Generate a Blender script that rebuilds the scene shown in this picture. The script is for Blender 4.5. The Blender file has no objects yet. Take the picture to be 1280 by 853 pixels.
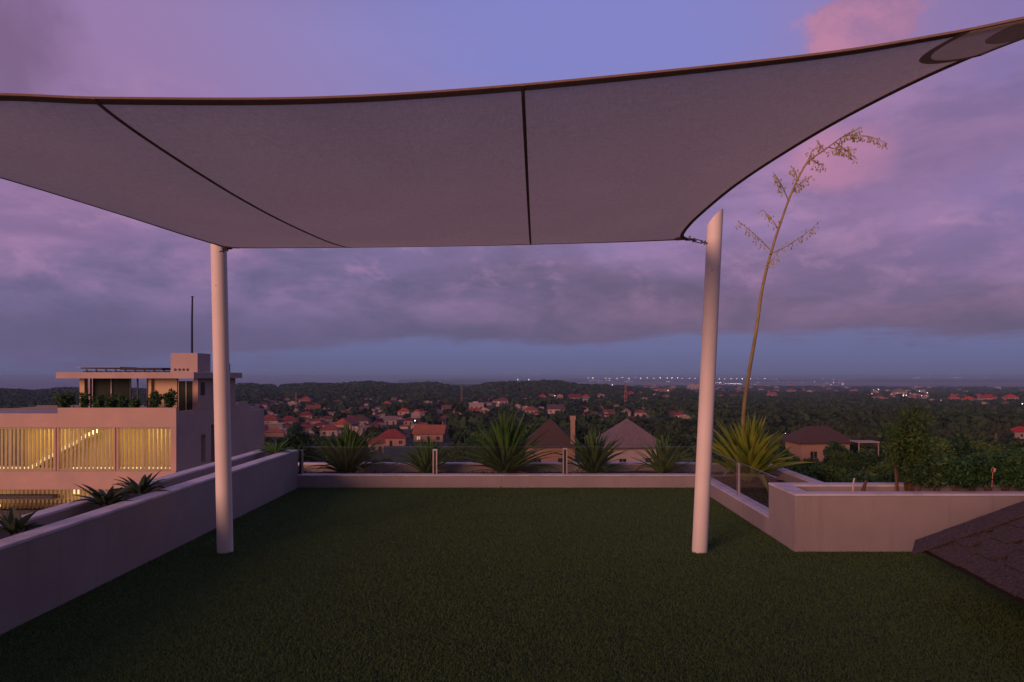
import bpy, math, random
import numpy as np
from mathutils import Vector, noise as mnoise
R = math.radians
random.seed(7); rng = np.random.default_rng(7)
S = bpy.context.scene
COL = S.collection

# ------------------------------------------------------------------ camera
F = 853.0; VX, VY, H = 655.0, 470.0, 1.6       # focal length and level line in the 1280 px photograph, eye height
cd = bpy.data.cameras.new('camera'); cam = bpy.data.objects.new('camera', cd); COL.objects.link(cam)
cd.sensor_width = 36.0; cd.lens = 36.0 * F / 1280; cd.clip_start = 0.05; cd.clip_end = 90000
cd.shift_x = -(VX - 640) / 1280; cd.shift_y = (VY - 426.5) / 1280
cam.location = (0, 0, H); cam.rotation_euler = (R(90), 0, 0)
S.camera = cam

# ------------------------------------------------------------------ world: dusk sky with cloud banks
def srgb(r, g, b):
    f = lambda c: (c/255/12.92 if c/255 <= .04045 else ((c/255+.055)/1.055)**2.4)
    return (f(r), f(g), f(b), 1)
W = bpy.data.worlds.new('World'); S.world = W; W.use_nodes = True
nt = W.node_tree; nt.nodes.clear()
def N(t, **k):
    n = nt.nodes.new(t)
    for a, b in k.items(): setattr(n, a, b)
    return n
def setin(n, i, v):
    if isinstance(v, bpy.types.NodeSocket): nt.links.new(v, n.inputs[i])
    else: n.inputs[i].default_value = v
def Ma(op, *a, clamp=False):
    n = N('ShaderNodeMath', operation=op, use_clamp=clamp)
    for i, v in enumerate(a): setin(n, i, v)
    return n.outputs[0]
def Mix(f, a, b, mode='MIX'):
    n = N('ShaderNodeMix', data_type='RGBA', blend_type=mode)
    setin(n, 0, f); setin(n, 6, a); setin(n, 7, b)
    return n.outputs[2]
def Smooth(v, lo, hi):
    n = N('ShaderNodeMapRange', interpolation_type='SMOOTHSTEP')
    setin(n, 0, v); setin(n, 1, lo); setin(n, 2, hi); setin(n, 3, 0.0); setin(n, 4, 1.0)
    return n.outputs[0]
def Noise(vec, scale, detail=6, rough=.55, dist=0.0):
    n = N('ShaderNodeTexNoise'); setin(n, 'Vector', vec); setin(n, 'Scale', scale)
    setin(n, 'Detail', detail); setin(n, 'Roughness', rough); setin(n, 'Distortion', dist)
    return n.outputs[0]
def Comb(x, y, z):
    n = N('ShaderNodeCombineXYZ'); setin(n, 0, x); setin(n, 1, y); setin(n, 2, z); return n.outputs[0]
def Ramp(v, stops):
    n = N('ShaderNodeValToRGB'); setin(n, 0, v); e = n.color_ramp.elements
    while len(e) < len(stops): e.new(.5)
    for i, (p, c) in enumerate(stops): e[i].position = p; e[i].color = c
    return n.outputs[0]
sep = N('ShaderNodeSeparateXYZ'); setin(sep, 0, N('ShaderNodeTexCoord').outputs['Generated'])
dx, dy, dz = sep.outputs
hy = Ma('MAXIMUM', Ma('SQRT', Ma('ADD', Ma('MULTIPLY', dx, dx), Ma('MULTIPLY', dy, dy))), .02)
t = Ma('DIVIDE', dz, hy); ax = Ma('DIVIDE', dx, hy); ay = Ma('DIVIDE', dy, hy)
base = Ramp(t, [(0, srgb(90, 89, 124)), (.04, srgb(95, 99, 145)), (.10, srgb(108, 101, 146)), (.18, srgb(132, 114, 166)),
                (.32, srgb(136, 118, 172)), (.48, srgb(132, 124, 184)), (.66, srgb(110, 108, 168)), (1.0, srgb(84, 82, 128))])
# flush of pink to the left and right of the clear part, a bluer gap in the middle and far right
base = Mix(Ma('MULTIPLY', Ma('MULTIPLY', Smooth(Ma('ABSOLUTE', Ma('SUBTRACT', ax, -.02)), .15, .55), Smooth(t, .07, .20)), .7), base, srgb(150, 112, 156))
base = Mix(Ma('MULTIPLY', Smooth(t, .38, .46), Smooth(Ma('ABSOLUTE', Ma('SUBTRACT', ax, .12)), .42, .1)), base, srgb(120, 122, 192))
base = Mix(Ma('MULTIPLY', Ma('MULTIPLY', Smooth(ax, .44, .60), Smooth(t, .08, .16)), .7), base, srgb(118, 108, 168))
warp = Noise(Comb(ax, ay, Ma('MULTIPLY', t, 2.0)), 2.2, 3)
n1 = Noise(Comb(Ma('ADD', ax, Ma('MULTIPLY', warp, .35)), ay, Ma('ADD', Ma('MULTIPLY', t, 3.4), Ma('MULTIPLY', warp, .5))), 2.8, 9, .58, .2)
n2 = Noise(Comb(Ma('ADD', ax, Ma('MULTIPLY', warp, .2)), Ma('ADD', ay, 3.0), Ma('MULTIPLY', t, 2.5)), 5.5, 10, .62, .15)
n3 = Noise(Comb(ax, Ma('ADD', ay, 7.0), Ma('MULTIPLY', t, 8.0)), 3.2, 8, .55, .2)
n4 = Noise(Comb(ax, Ma('ADD', ay, 5.0), Ma('MULTIPLY', t, 1.8)), 14.0, 9, .6, .3)
# main dark stratus bank, its base just above the horizon, puffed tops
edge = Ma('ADD', Ma('MULTIPLY', Ma('SUBTRACT', n3, .5), .09), Ma('MULTIPLY', Ma('SUBTRACT', n4, .5), .035))
edge = Ma('ADD', edge, Ma('MULTIPLY', Smooth(ax, .0, -.45), .03))
bank = Ma('MULTIPLY', Smooth(Ma('ADD', t, edge), .040, .060), Smooth(Ma('ADD', t, Ma('MULTIPLY', Ma('SUBTRACT', n1, .5), .34)), .24, .10))
bk1 = Mix(Smooth(ax, -.35, .3), srgb(90, 84, 119), srgb(97, 82, 112))
bk2 = Mix(Smooth(ax, -.35, .3), srgb(112, 98, 142), srgb(128, 98, 132))
bankc = Mix(Smooth(Ma('ADD', Ma('MULTIPLY', n2, .7), Ma('MULTIPLY', n4, .3)), .36, .66), bk1, bk2)
bankc = Mix(Ma('MULTIPLY', Smooth(t, .10, .045), .6), bankc, srgb(87, 80, 113))
sky = Mix(Ma('MULTIPLY', bank, .92), base, bankc)
# broken mauve cloud above the bank
m2 = Ma('MULTIPLY', Smooth(Ma('ADD', Ma('MULTIPLY', n1, .75), Ma('MULTIPLY', n4, .25)), .42, .60), Smooth(t, .06, .16))
m2 = Ma('MULTIPLY', m2, Ma('SUBTRACT', 1.0, Ma('MULTIPLY', Smooth(t, .34, .44), .93)))
c2 = Mix(Smooth(n2, .36, .66), srgb(118, 94, 136), srgb(168, 124, 166))
sky = Mix(Ma('MULTIPLY', m2, .62), sky, c2)
hl = Ma('MULTIPLY', Smooth(n4, .52, .68), Ma('MULTIPLY', Smooth(t, .08, .16), Smooth(t, .40, .25)))
sky = Mix(Ma('MULTIPLY', hl, .28), sky, srgb(176, 132, 172))
# individual cumulus towers standing in fixed directions of the sky
def blob(px, py, rx, ry, lo=.25, hi=.62, k=1.1, seedoff=0.0):
    X, Z = (px-VX)/F, (VY-py)/F; h = math.hypot(X, 1); a0, t0 = math.atan2(X, 1), Z/h
    az = N('ShaderNodeMath', operation='ARCTAN2'); setin(az, 0, dx); setin(az, 1, dy)
    q = Ma('ADD', Ma('POWER', Ma('DIVIDE', Ma('ABSOLUTE', Ma('SUBTRACT', az.outputs[0], a0)), rx), 2.0), Ma('POWER', Ma('DIVIDE', Ma('ABSOLUTE', Ma('SUBTRACT', t, t0)), ry), 2.0))
    g = Ma('SUBTRACT', 1.0, Ma('SQRT', q))
    nn = Noise(Comb(ax, Ma('ADD', ay, 11.0+seedoff), t), 7.0, 9, .6, .25)
    return Smooth(Ma('ADD', g, Ma('MULTIPLY', Ma('SUBTRACT', nn, .5), k*1.6)), lo, hi), nn
b1, nb = blob(1085, 30, .10, .085, .18, .42)
sky = Mix(Ma('MULTIPLY', b1, .9), sky, Mix(Smooth(nb, .35, .62), srgb(140, 106, 150), srgb(186, 122, 152)))
b2, nb2 = blob(1035, 205, .10, .065, .1, .7, 1.0, 2.0)
sky = Mix(Ma('MULTIPLY', b2, .8), sky, srgb(184, 122, 158))
b3, nb3 = blob(-10, 60, .16, .14, .1, .9, .9, 5.0)
sky = Mix(Ma('MULTIPLY', b3, .8), sky, srgb(112, 86, 122))
b5, nb5 = blob(1240, 180, .22, .09, .0, .9, .9, 9.0)
sky = Mix(Ma('MULTIPLY', b5, .6), sky, srgb(124, 98, 140))
sky = Mix(Ma('MULTIPLY', Smooth(ay, .72, .05), Ma('ADD', .35, Ma('MULTIPLY', Smooth(t, 1.6, .5), .4))), sky, (.028, .032, .055, 1))
# afterglow of the set sun, behind the camera and to its left
glow = Ma('MULTIPLY', Smooth(Ma('ADD', Ma('MULTIPLY', ax, -.5), Ma('MULTIPLY', ay, -.86)), .55, 1.0), Smooth(t, .6, .05))
sky = Mix(Ma('MULTIPLY', glow, .9), sky, (.55, .17, .10, 1))
dusk = N('ShaderNodeTexSky', sky_type='NISHITA', sun_disc=False, sun_elevation=R(4), sun_rotation=R(215))
hs_ = N('ShaderNodeHueSaturation'); hs_.inputs['Saturation'].default_value = .95; setin(hs_, 'Color', sky)
bg1 = N('ShaderNodeBackground'); setin(bg1, 0, hs_.outputs[0]); setin(bg1, 1, 1.0)
bg2 = N('ShaderNodeBackground'); setin(bg2, 0, dusk.outputs[0]); setin(bg2, 1, 0.003)
ad = N('ShaderNodeAddShader'); nt.links.new(bg1.outputs[0], ad.inputs[0]); nt.links.new(bg2.outputs[0], ad.inputs[1])
nt.links.new(ad.outputs[0], N('ShaderNodeOutputWorld').inputs[0])

# last warm light of the set sun, very soft
sl = bpy.data.lights.new('sun', 'SUN'); so = bpy.data.objects.new('sun', sl); COL.objects.link(so)
sl.energy = 2.3; sl.angle = R(26); sl.color = (1, .46, .345)
so.rotation_euler = Vector((-.56, -.82, .17)).to_track_quat('Z', 'Y').to_euler()
S.view_settings.view_transform = 'Standard'; S.view_settings.look = 'None'
S.view_settings.exposure = 0.10; S.view_settings.gamma = 1.0; S.view_settings.use_curve_mapping = False

# ------------------------------------------------------------------ helpers
def at(px, py, Y): return Vector(((px-VX)/F*Y, Y, H-(py-VY)/F*Y))
class MB:
    def __init__(s): s.v = []; s.f = []; s.m = []
    def add(s, vs, fs, mi=0):
        n = len(s.v); s.v += [tuple(v) for v in vs]; s.f += [tuple(i+n for i in f) for f in fs]; s.m += [mi]*len(fs); return s
    def box(s, x0, y0, z0, x1, y1, z1, mi=0, bev=0.0):
        x0, x1 = min(x0, x1), max(x0, x1); y0, y1 = min(y0, y1), max(y0, y1); z0, z1 = min(z0, z1), max(z0, z1)
        if bev <= 0:
            vs = [(x, y, z) for z in (z0, z1) for x, y in ((x0, y0), (x1, y0), (x1, y1), (x0, y1))]
            return s.add(vs, [(3, 2, 1, 0), (4, 5, 6, 7), (0, 1, 5, 4), (1, 2, 6, 5), (2, 3, 7, 6), (3, 0, 4, 7)], mi)
        b = bev
        vs = [(x0, y0, z0), (x1, y0, z0), (x1, y1, z0), (x0, y1, z0), (x0, y0, z1-b), (x1, y0, z1-b), (x1, y1, z1-b), (x0, y1, z1-b),
              (x0+b, y0+b, z1), (x1-b, y0+b, z1), (x1-b, y1-b, z1), (x0+b, y1-b, z1)]
        return s.add(vs, [(3, 2, 1, 0), (8, 9, 10, 11)] + [(i, (i+1) % 4, 4+(i+1) % 4, 4+i) for i in range(4)] + [(4+i, 4+(i+1) % 4, 8+(i+1) % 4, 8+i) for i in range(4)], mi)
    def tube(s, pts, rad, n=12, mi=0, cap=True):
        pts = [Vector(p) for p in pts]; rs = rad if isinstance(rad, (list, tuple)) else [rad]*len(pts)
        vs = []; up = Vector((0, 0, 1))
        d0 = (pts[1]-pts[0]).normalized(); a = d0.orthogonal().normalized()
        for i, p in enumerate(pts):
            d = (pts[min(i+1, len(pts)-1)]-pts[max(i-1, 0)]).normalized()
            a = (a - d*a.dot(d)).normalized(); b = d.cross(a)
            for k in range(n):
                th = 2*math.pi*k/n; vs.append(p + (a*math.cos(th)+b*math.sin(th))*rs[i])
        fs = [(i*n+k, i*n+(k+1) % n, (i+1)*n+(k+1) % n, (i+1)*n+k) for i in range(len(pts)-1) for k in range(n)]
        if cap: fs += [tuple(range(n-1, -1, -1)), tuple((len(pts)-1)*n+k for k in range(n))]
        return s.add(vs, fs, mi)
    def build(s, name, mats, parent=None, smooth=False, loc=None):
        me = bpy.data.meshes.new(name)
        off = Vector((0, 0, 0))
        if parent is not None:
            p = parent
            while p is not None: off += p.location; p = p.parent
        elif loc is not None: off = Vector(loc)
        me.from_pydata([(v[0]-off.x, v[1]-off.y, v[2]-off.z) for v in s.v], [], s.f)
        for m in (mats if isinstance(mats, (list, tuple)) else [mats]): me.materials.append(m)
        if any(s.m): me.polygons.foreach_set('material_index', s.m)
        if smooth:
            me.polygons.foreach_set('use_smooth', [True]*len(me.polygons))
            me.set_sharp_from_angle(angle=R(42))
        me.update()
        o = bpy.data.objects.new(name, me); COL.objects.link(o)
        if parent is not None: o.parent = parent
        elif loc is not None: o.location = loc
        return o
def npmesh(name, V, Fc, mat, parent=None, loc=None, smooth=False):
    me = bpy.data.meshes.new(name); k = Fc.shape[1]
    me.vertices.add(len(V)); me.vertices.foreach_set('co', np.ascontiguousarray(V, dtype=np.float32).ravel())
    me.loops.add(Fc.size); me.loops.foreach_set('vertex_index', Fc.astype(np.int32).ravel())
    me.polygons.add(len(Fc)); me.polygons.foreach_set('loop_start', np.arange(0, Fc.size, k, dtype=np.int32))
    me.polygons.foreach_set('loop_total', np.full(len(Fc), k, dtype=np.int32))
    if smooth: me.polygons.foreach_set('use_smooth', np.ones(len(Fc), dtype=bool))
    me.materials.append(mat); me.update(calc_edges=True); me.validate()
    o = bpy.data.objects.new(name, me); COL.objects.link(o)
    if parent is not None: o.parent = parent
    if loc is not None: o.location = loc
    return o
def tag(o, label=None, cat=None, group=None, kind=None):
    if label: o['label'] = label
    if cat: o['category'] = cat
    if group: o['group'] = group
    if kind: o['kind'] = kind
    return o
def empty(name, loc):
    o = bpy.data.objects.new(name, None); COL.objects.link(o); o.location = loc; o.empty_display_size = .2; return o
def copy_tree(o, parent=None):
    c = o.copy(); COL.objects.link(c)
    if parent is not None: c.parent = parent
    for ch in list(o.children): copy_tree(ch, c)
    return c

def mat(name, c1, c2=None, scale=4.0, rough=.8, bump=0.0, bscale=40.0, metal=0.0, spec=.3, rnd=0.0, trans=0.0, detail=5, lo=.35, hi=.65, c3=None, s3=.8, stretch=None):
    m = bpy.data.materials.new(name); m.use_nodes = True; n = m.node_tree; b = n.nodes['Principled BSDF']
    b.inputs['Roughness'].default_value = rough; b.inputs['Metallic'].default_value = metal
    b.inputs['Specular IOR Level'].default_value = spec; b.inputs['Base Color'].default_value = (*c1, 1)
    tc = n.nodes.new('ShaderNodeTexCoord'); vec = tc.outputs['Object']
    if stretch:
        mp = n.nodes.new('ShaderNodeMapping'); mp.inputs['Scale'].default_value = stretch; n.links.new(vec, mp.inputs[0]); vec = mp.outputs[0]
    out = None
    if c2:
        no = n.nodes.new('ShaderNodeTexNoise'); no.inputs['Scale'].default_value = scale; no.inputs['Detail'].default_value = detail
        no.inputs['Roughness'].default_value = .6; n.links.new(vec, no.inputs['Vector'])
        mr = n.nodes.new('ShaderNodeMapRange'); mr.inputs[1].default_value = lo; mr.inputs[2].default_value = hi; n.links.new(no.outputs[0], mr.inputs[0])
        mx = n.nodes.new('ShaderNodeMix'); mx.data_type = 'RGBA'; n.links.new(mr.outputs[0], mx.inputs[0])
        mx.inputs[6].default_value = (*c1, 1); mx.inputs[7].default_value = (*c2, 1); out = mx.outputs[2]
        if c3:
            no = n.nodes.new('ShaderNodeTexNoise'); no.inputs['Scale'].default_value = s3; no.inputs['Detail'].default_value = 6
            no.inputs['Roughness'].default_value = .65; n.links.new(vec, no.inputs['Vector'])
            mr = n.nodes.new('ShaderNodeMapRange'); mr.inputs[1].default_value = .48; mr.inputs[2].default_value = .72; n.links.new(no.outputs[0], mr.inputs[0])
            mx = n.nodes.new('ShaderNodeMix'); mx.data_type = 'RGBA'; n.links.new(mr.outputs[0], mx.inputs[0])
            n.links.new(out, mx.inputs[6]); mx.inputs[7].default_value = (*c3, 1); out = mx.outputs[2]
    if rnd:
        oi = n.nodes.new('ShaderNodeObjectInfo'); hs = n.nodes.new('ShaderNodeHueSaturation')
        mr = n.nodes.new('ShaderNodeMapRange'); mr.inputs[3].default_value = 1-rnd; mr.inputs[4].default_value = 1+rnd
        n.links.new(oi.outputs['Random'], mr.inputs[0]); n.links.new(mr.outputs[0], hs.inputs['Value'])
        mr2 = n.nodes.new('ShaderNodeMapRange'); mr2.inputs[3].default_value = .5-rnd*.05; mr2.inputs[4].default_value = .5+rnd*.05
        w = n.nodes.new('ShaderNodeMath'); w.operation = 'FRACT'; w2 = n.nodes.new('ShaderNodeMath'); w2.operation = 'MULTIPLY'; w2.inputs[1].default_value = 7.31
        n.links.new(oi.outputs['Random'], w2.inputs[0]); n.links.new(w2.outputs[0], w.inputs[0]); n.links.new(w.outputs[0], mr2.inputs[0]); n.links.new(mr2.outputs[0], hs.inputs['Hue'])
        if out is not None: n.links.new(out, hs.inputs['Color'])
        else: hs.inputs['Color'].default_value = (*c1, 1)
        out = hs.outputs[0]
    if out is not None: n.links.new(out, b.inputs['Base Color'])
    if bump:
        no = n.nodes.new('ShaderNodeTexNoise'); no.inputs['Scale'].default_value = bscale; no.inputs['Detail'].default_value = 6
        n.links.new(tc.outputs['Object'], no.inputs['Vector'])
        bp = n.nodes.new('ShaderNodeBump'); bp.inputs['Strength'].default_value = bump; bp.inputs['Distance'].default_value = .01
        n.links.new(no.outputs[0], bp.inputs['Height']); n.links.new(bp.outputs[0], b.inputs['Normal'])
    if trans:
        tr = n.nodes.new('ShaderNodeBsdfTranslucent'); ms = n.nodes.new('ShaderNodeMixShader'); ms.inputs[0].default_value = trans
        if out is not None: n.links.new(out, tr.inputs[0])
        else: tr.inputs[0].default_value = (*c1, 1)
        n.links.new(b.outputs[0], ms.inputs[1]); n.links.new(tr.outputs[0], ms.inputs[2])
        n.links.new(ms.outputs[0], n.nodes['Material Output'].inputs['Surface'])
    return m
def emis(name, col, st):
    m = bpy.data.materials.new(name); m.use_nodes = True; b = m.node_tree.nodes['Principled BSDF']
    b.inputs['Base Color'].default_value = (.8, .8, .8, 1); b.inputs['Emission Color'].default_value = (*col, 1); b.inputs['Emission Strength'].default_value = st
    m.cycles.emission_sampling = 'NONE'; return m

M = {}
M['stucco'] = mat('stucco', (.36, .325, .32), (.325, .295, .29), 3.0, .9, .5, 160, c3=(.29, .265, .265), s3=1.1)
def streaks(m, col, lo=.56, hi=.78):
    n = m.node_tree; b = n.nodes['Principled BSDF']; src = b.inputs['Base Color'].links[0].from_socket
    tc = n.nodes.new('ShaderNodeTexCoord'); mp = n.nodes.new('ShaderNodeMapping'); mp.inputs['Scale'].default_value = (7, 7, .9); n.links.new(tc.outputs['Object'], mp.inputs[0])
    no = n.nodes.new('ShaderNodeTexNoise'); no.inputs['Scale'].default_value = 1.4; no.inputs['Detail'].default_value = 8; no.inputs['Roughness'].default_value = .6; n.links.new(mp.outputs[0], no.inputs['Vector'])
    mr = n.nodes.new('ShaderNodeMapRange'); mr.inputs[1].default_value = lo; mr.inputs[2].default_value = hi; n.links.new(no.outputs[0], mr.inputs[0])
    mx = n.nodes.new('ShaderNodeMix'); mx.data_type = 'RGBA'; n.links.new(mr.outputs[0], mx.inputs[0]); n.links.new(src, mx.inputs[6]); mx.inputs[7].default_value = (*col, 1)
    n.links.new(mx.outputs[2], b.inputs['Base Color'])
streaks(M['stucco'], (.26, .235, .225), .54, .86)
M['cap'] = mat('wall_cap', (.64, .61, .63), (.54, .51, .53), 5.0, .85, .35, 120, c3=(.44, .41, .42), s3=2.5)
M['pole'] = mat('white_painted_steel', (.82, .79, .75), (.75, .72, .68), 2.5, .6, spec=.3)
M['steel'] = mat('brushed_steel', (.62, .58, .58), (.5, .47, .47), 6, .4, metal=.5)
M['darksteel'] = mat('tarnished_steel', (.10, .09, .09), (.05, .045, .045), 30, .5, metal=.7)
M['webbing'] = mat('dark_webbing', (.085, .07, .07), (.06, .05, .05), 60, .9)
M['turfbase'] = mat('turf_backing', (.028, .07, .024), (.018, .04, .016), 60, .95, .8, 220)
M['soil'] = mat('planter_soil', (.10, .06, .045), (.05, .032, .025), 14, .95, .9, 50, c3=(.14, .09, .07), s3=6)
M['shingle'] = mat('grey_brown_shingle', (.135, .108, .098), (.05, .040, .038), 55, .95, 1.0, 260, detail=8, c3=(.075, .06, .056), s3=9)
M['shingle_edge'] = mat('shingle_edge', (.03, .022, .022), (.02, .015, .015), 30, .95)
M['villa'] = mat('villa_render', (.56, .41, .34), (.50, .37, .31), .8, .9, c3=(.42, .34, .32), s3=.35)
M['villa_slab'] = mat('villa_slab', (.50, .40, .36), (.44, .35, .32), 1.2, .9)
M['villa_roof'] = mat('villa_flat_roof', (.42, .36, .36), (.30, .26, .27), .6, .9)
M['louvre'] = mat('louvre_slats', (.68, .63, .46), (.62, .57, .42), 2, .6, trans=.5)
M['cream'] = mat('cream_wall', (.66, .52, .34), (.60, .48, .32), 1, .85)
M['dark'] = mat('dark_metal', (.03, .03, .04), None, rough=.5)
M['panel'] = mat('solar_panel', (.02, .02, .03), (.03, .03, .045), 3, .5, spec=.15)
M['leaf_agave'] = mat('agave_leaf', (.085, .18, .035), (.045, .12, .03), 5, .5, spec=.4, trans=.2, rnd=.2)
M['leaf_yellow'] = mat('yellow_green_leaf', (.36, .42, .05), (.18, .28, .04), 4, .5, spec=.4, trans=.25)
M['leaf_aloe'] = mat('aloe_leaf', (.06, .10, .05), (.035, .06, .035), 6, .45, spec=.4, trans=.1, rnd=.2)
M['stalk'] = mat('flower_stalk', (.36, .31, .12), (.25, .20, .09), 6, .7)
M['blossom'] = mat('pale_blossom', (.60, .56, .24), (.45, .45, .16), 20, .7, trans=.3)
M['bark'] = mat('bark', (.13, .08, .05), (.07, .045, .03), 14, .95, .6, 40)
M['bark_red'] = mat('reddish_bark', (.20, .10, .06), (.12, .06, .04), 20, .9)
M['leaf_shrub'] = mat('shrub_leaf', (.036, .105, .034), (.06, .14, .042), 5, .55, spec=.3, trans=.25, rnd=.25)
M['leaf_sap'] = mat('sapling_leaf', (.075, .15, .035), (.05, .11, .03), 8, .6, trans=.3)
M['leaf_tree'] = mat('tree_leaf', (.056, .118, .030), (.085, .150, .038), .35, .7, trans=.15, rnd=.35, spec=.15, lo=.4, hi=.6)
M['leaf_dark'] = mat('dark_tree_leaf', (.022, .062, .022), (.036, .085, .030), .3, .7, trans=.12, rnd=.35, spec=.15)
M['wood'] = mat('far_wood', (.054, .098, .036), (.014, .032, .018), .07, .85, spec=.1, c3=(.050, .050, .032), s3=.018)
M['ground'] = mat('hill_ground', (.022, .042, .02), (.035, .045, .028), .03, .95, c3=(.10, .07, .055), s3=.004)
M['flower'] = mat('pink_flower', (.75, .36, .30), None, rough=.7)
M['plastic'] = mat('pale_wood_label', (.5, .45, .42), None, rough=.8)

# ------------------------------------------------------------------ terrain
rz = np.array([(0, -8), (20, -8.6), (60, -11), (110, -15), (210, -22), (400, -28), (850, -37), (1500, -46), (2500, -56), (4000, -66), (6000, -69.5), (60000, -69.5)])
azx = np.array([(-600, -33), (0, -31), (200, -27), (330, -23), (430, -20), (540, -20), (585, -27), (640, -18), (720, -20), (800, -30), (870, -39), (1000, -43), (1280, -40), (1800, -40)])
def hgt(X, Y):
    X = np.asarray(X, float); Y = np.asarray(Y, float); r = np.hypot(X, Y)
    b = np.interp(r, rz[:, 0], rz[:, 1])
    k_ = np.clip((X/np.maximum(Y, 1)-.27)/.10, 0, 1)*(Y > 5); b = b*(1-k_)+k_*np.maximum(b, np.interp(Y, [5, 22, 32, 45, 60, 110, 130], [-5.2, -5.6, -6.4, -8.0, -10.2, -15, -90]))
    px = np.where(Y > 1, VX + F*X/np.maximum(Y, 1), np.sign(X)*9999)
    rt = np.interp(px, azx[:, 0], azx[:, 1])
    rt = rt + 1.8*np.sin(px*.031) + 2.0*np.sin(px*.083+1)
    g = np.exp(-((r-1500)/470.)**2)
    b = b + np.maximum(rt - b, 0)*g
    b = b + (1.6*np.sin(X*.011+1.3)*np.cos(Y*.009) + .8*np.sin(X*.031+Y*.021))*np.clip((r-90)/300, 0, 1)*np.clip((5000-r)/2500, .0, 1)
    # bay on the left beyond the ridge
    coast = 2300 + np.clip((px-480)/170, 0, 1)*90000
    return np.where((r > coast) & (Y > 0) | ((Y <= 0) & (r > 2300)), -79.0, b)
def march(px, py):
    ys = np.geomspace(40, 30000, 2500)
    X = (px-VX)/F*ys; Z = H-(py-VY)/F*ys
    k = np.argmax(Z < hgt(X, ys))
    return float(X[k]), float(ys[k]), float(hgt(X[k], ys[k]))
rad = np.concatenate([[0, 6, 12, 20, 30], np.geomspace(42, 34000, 110)]); nth = 420
th = np.linspace(0, 2*np.pi, nth, endpoint=False)
RR, TT = np.meshgrid(rad, th, indexing='ij'); GX = RR*np.sin(TT); GY = RR*np.cos(TT); GZ = hgt(GX, GY)
idx = np.arange(RR.size).reshape(RR.shape); a = idx[:-1]; b = idx[1:]
quads = np.stack([a, np.roll(a, -1, 1), np.roll(b, -1, 1), b], -1).reshape(-1, 4)
g = npmesh('ground', np.stack([GX, GY, GZ], -1).reshape(-1, 3), quads, M['ground'], smooth=True); tag(g, kind='structure')
M['sea'] = mat('sea', (.10, .11, .16), None, rough=.45, spec=.5, bump=.2, bscale=.02)
o = MB().add([(-33000, 1800, -72), (33000, 1800, -72), (33000, 33000, -72), (-33000, 33000, -72)], [(0, 1, 2, 3)]).build('sea', M['sea']); tag(o, kind='structure')
M['flats'] = mat('pale_flats', (.26, .25, .25), (.15, .16, .14), .004, .95, c3=(.32, .30, .31), s3=.0012)
fm = MB(); k = 40; vs = []
for i in range(k):
    a = 2*math.pi*i/k; vs.append((3300+3900*math.cos(a)*(1+.06*math.sin(5*a)), 6000+2150*math.sin(a)*(1+.08*math.sin(3*a+1)), -68.0))
o = fm.add(vs, [tuple(range(k))]).build('airfield', M['flats']); tag(o, kind='structure')
# air
hz = bpy.data.materials.new('haze'); hz.use_nodes = True; hn = hz.node_tree; hn.nodes.clear()
pv = hn.nodes.new('ShaderNodeVolumePrincipled'); pv.inputs['Color'].default_value = (.40, .64, .95, 1); pv.inputs['Density'].default_value = .00012
hn.links.new(pv.outputs[0], hn.nodes.new('ShaderNodeOutputMaterial').inputs['Volume'])
o = MB().box(-34800, -34800, -81, 34800, 34800, 9.5).build('haze', hz); tag(o, 'thin evening air over the valley', 'haze', kind='stuff')

# ------------------------------------------------------------------ terrace
t_ = empty('terrace', (0, 0, 0)); tag(t_, kind='structure')
XL, XR, YB = -3.23, 2.46, 9.75
f_ = MB().box(-3.66, -3.0, -9.5, 3.93, 11.06, -.30); f_.build('terrace_block', M['stucco'], t_)
MB().box(XL, -3.0, -.29, XR, YB, 0.0).add([(XR, -3, .0), (9, -3, 0), (9, 6.2, 0), (XR, 6.2, 0)], [(0, 1, 2, 3)]).build('floor', M['turfbase'], t_)
# turf blades
nb_ = 620000
r1 = rng.random(nb_); yy = 3.2 + (YB-.02-3.2)*r1**1.35; xx = XL + .01 + rng.random(nb_)*(5.3-XL)
keep = (np.abs(xx) < yy*.80+.1) & ~((xx > XR-.01) & (yy > 6.19)); xx, yy = xx[keep], yy[keep]; n = len(xx)
an = rng.random(n)*6.283; w = .0017+.0009*rng.random(n)+yy*.00025; hh = .009+.009*rng.random(n); ln = rng.normal(0, .007, (n, 2))
V = np.empty((n, 3, 3)); c, s = np.cos(an)*w, np.sin(an)*w
V[:, 0] = np.stack([xx-c, yy-s, np.full(n, .001)], -1); V[:, 1] = np.stack([xx+c, yy+s, np.full(n, .001)], -1); V[:, 2] = np.stack([xx+ln[:, 0], yy+ln[:, 1], hh], -1)
M['blade'] = mat('turf_blade', (.084, .158, .046), (.102, .176, .058), 90, .6, spec=.25, trans=.2, detail=2, c3=(.085, .15, .05), s3=1.2)
o = npmesh('artificial_grass', V.reshape(-1, 3), np.arange(n*3).reshape(-1, 3), M['blade']); tag(o, 'short dark green artificial grass covering the terrace', 'artificial grass', kind='stuff')

def planter(name, label, loc, group=None):
    r = empty(name, loc); tag(r, label, 'planter', group); return r
BW, CAP = .004, .012
MB().box(-3.66, -3.3, -.3, 9, -3.05, 1.75).build('unseen_rear_wall', M['stucco'], t_)  # unseen wall added to hold low sun off the lower poles
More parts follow.
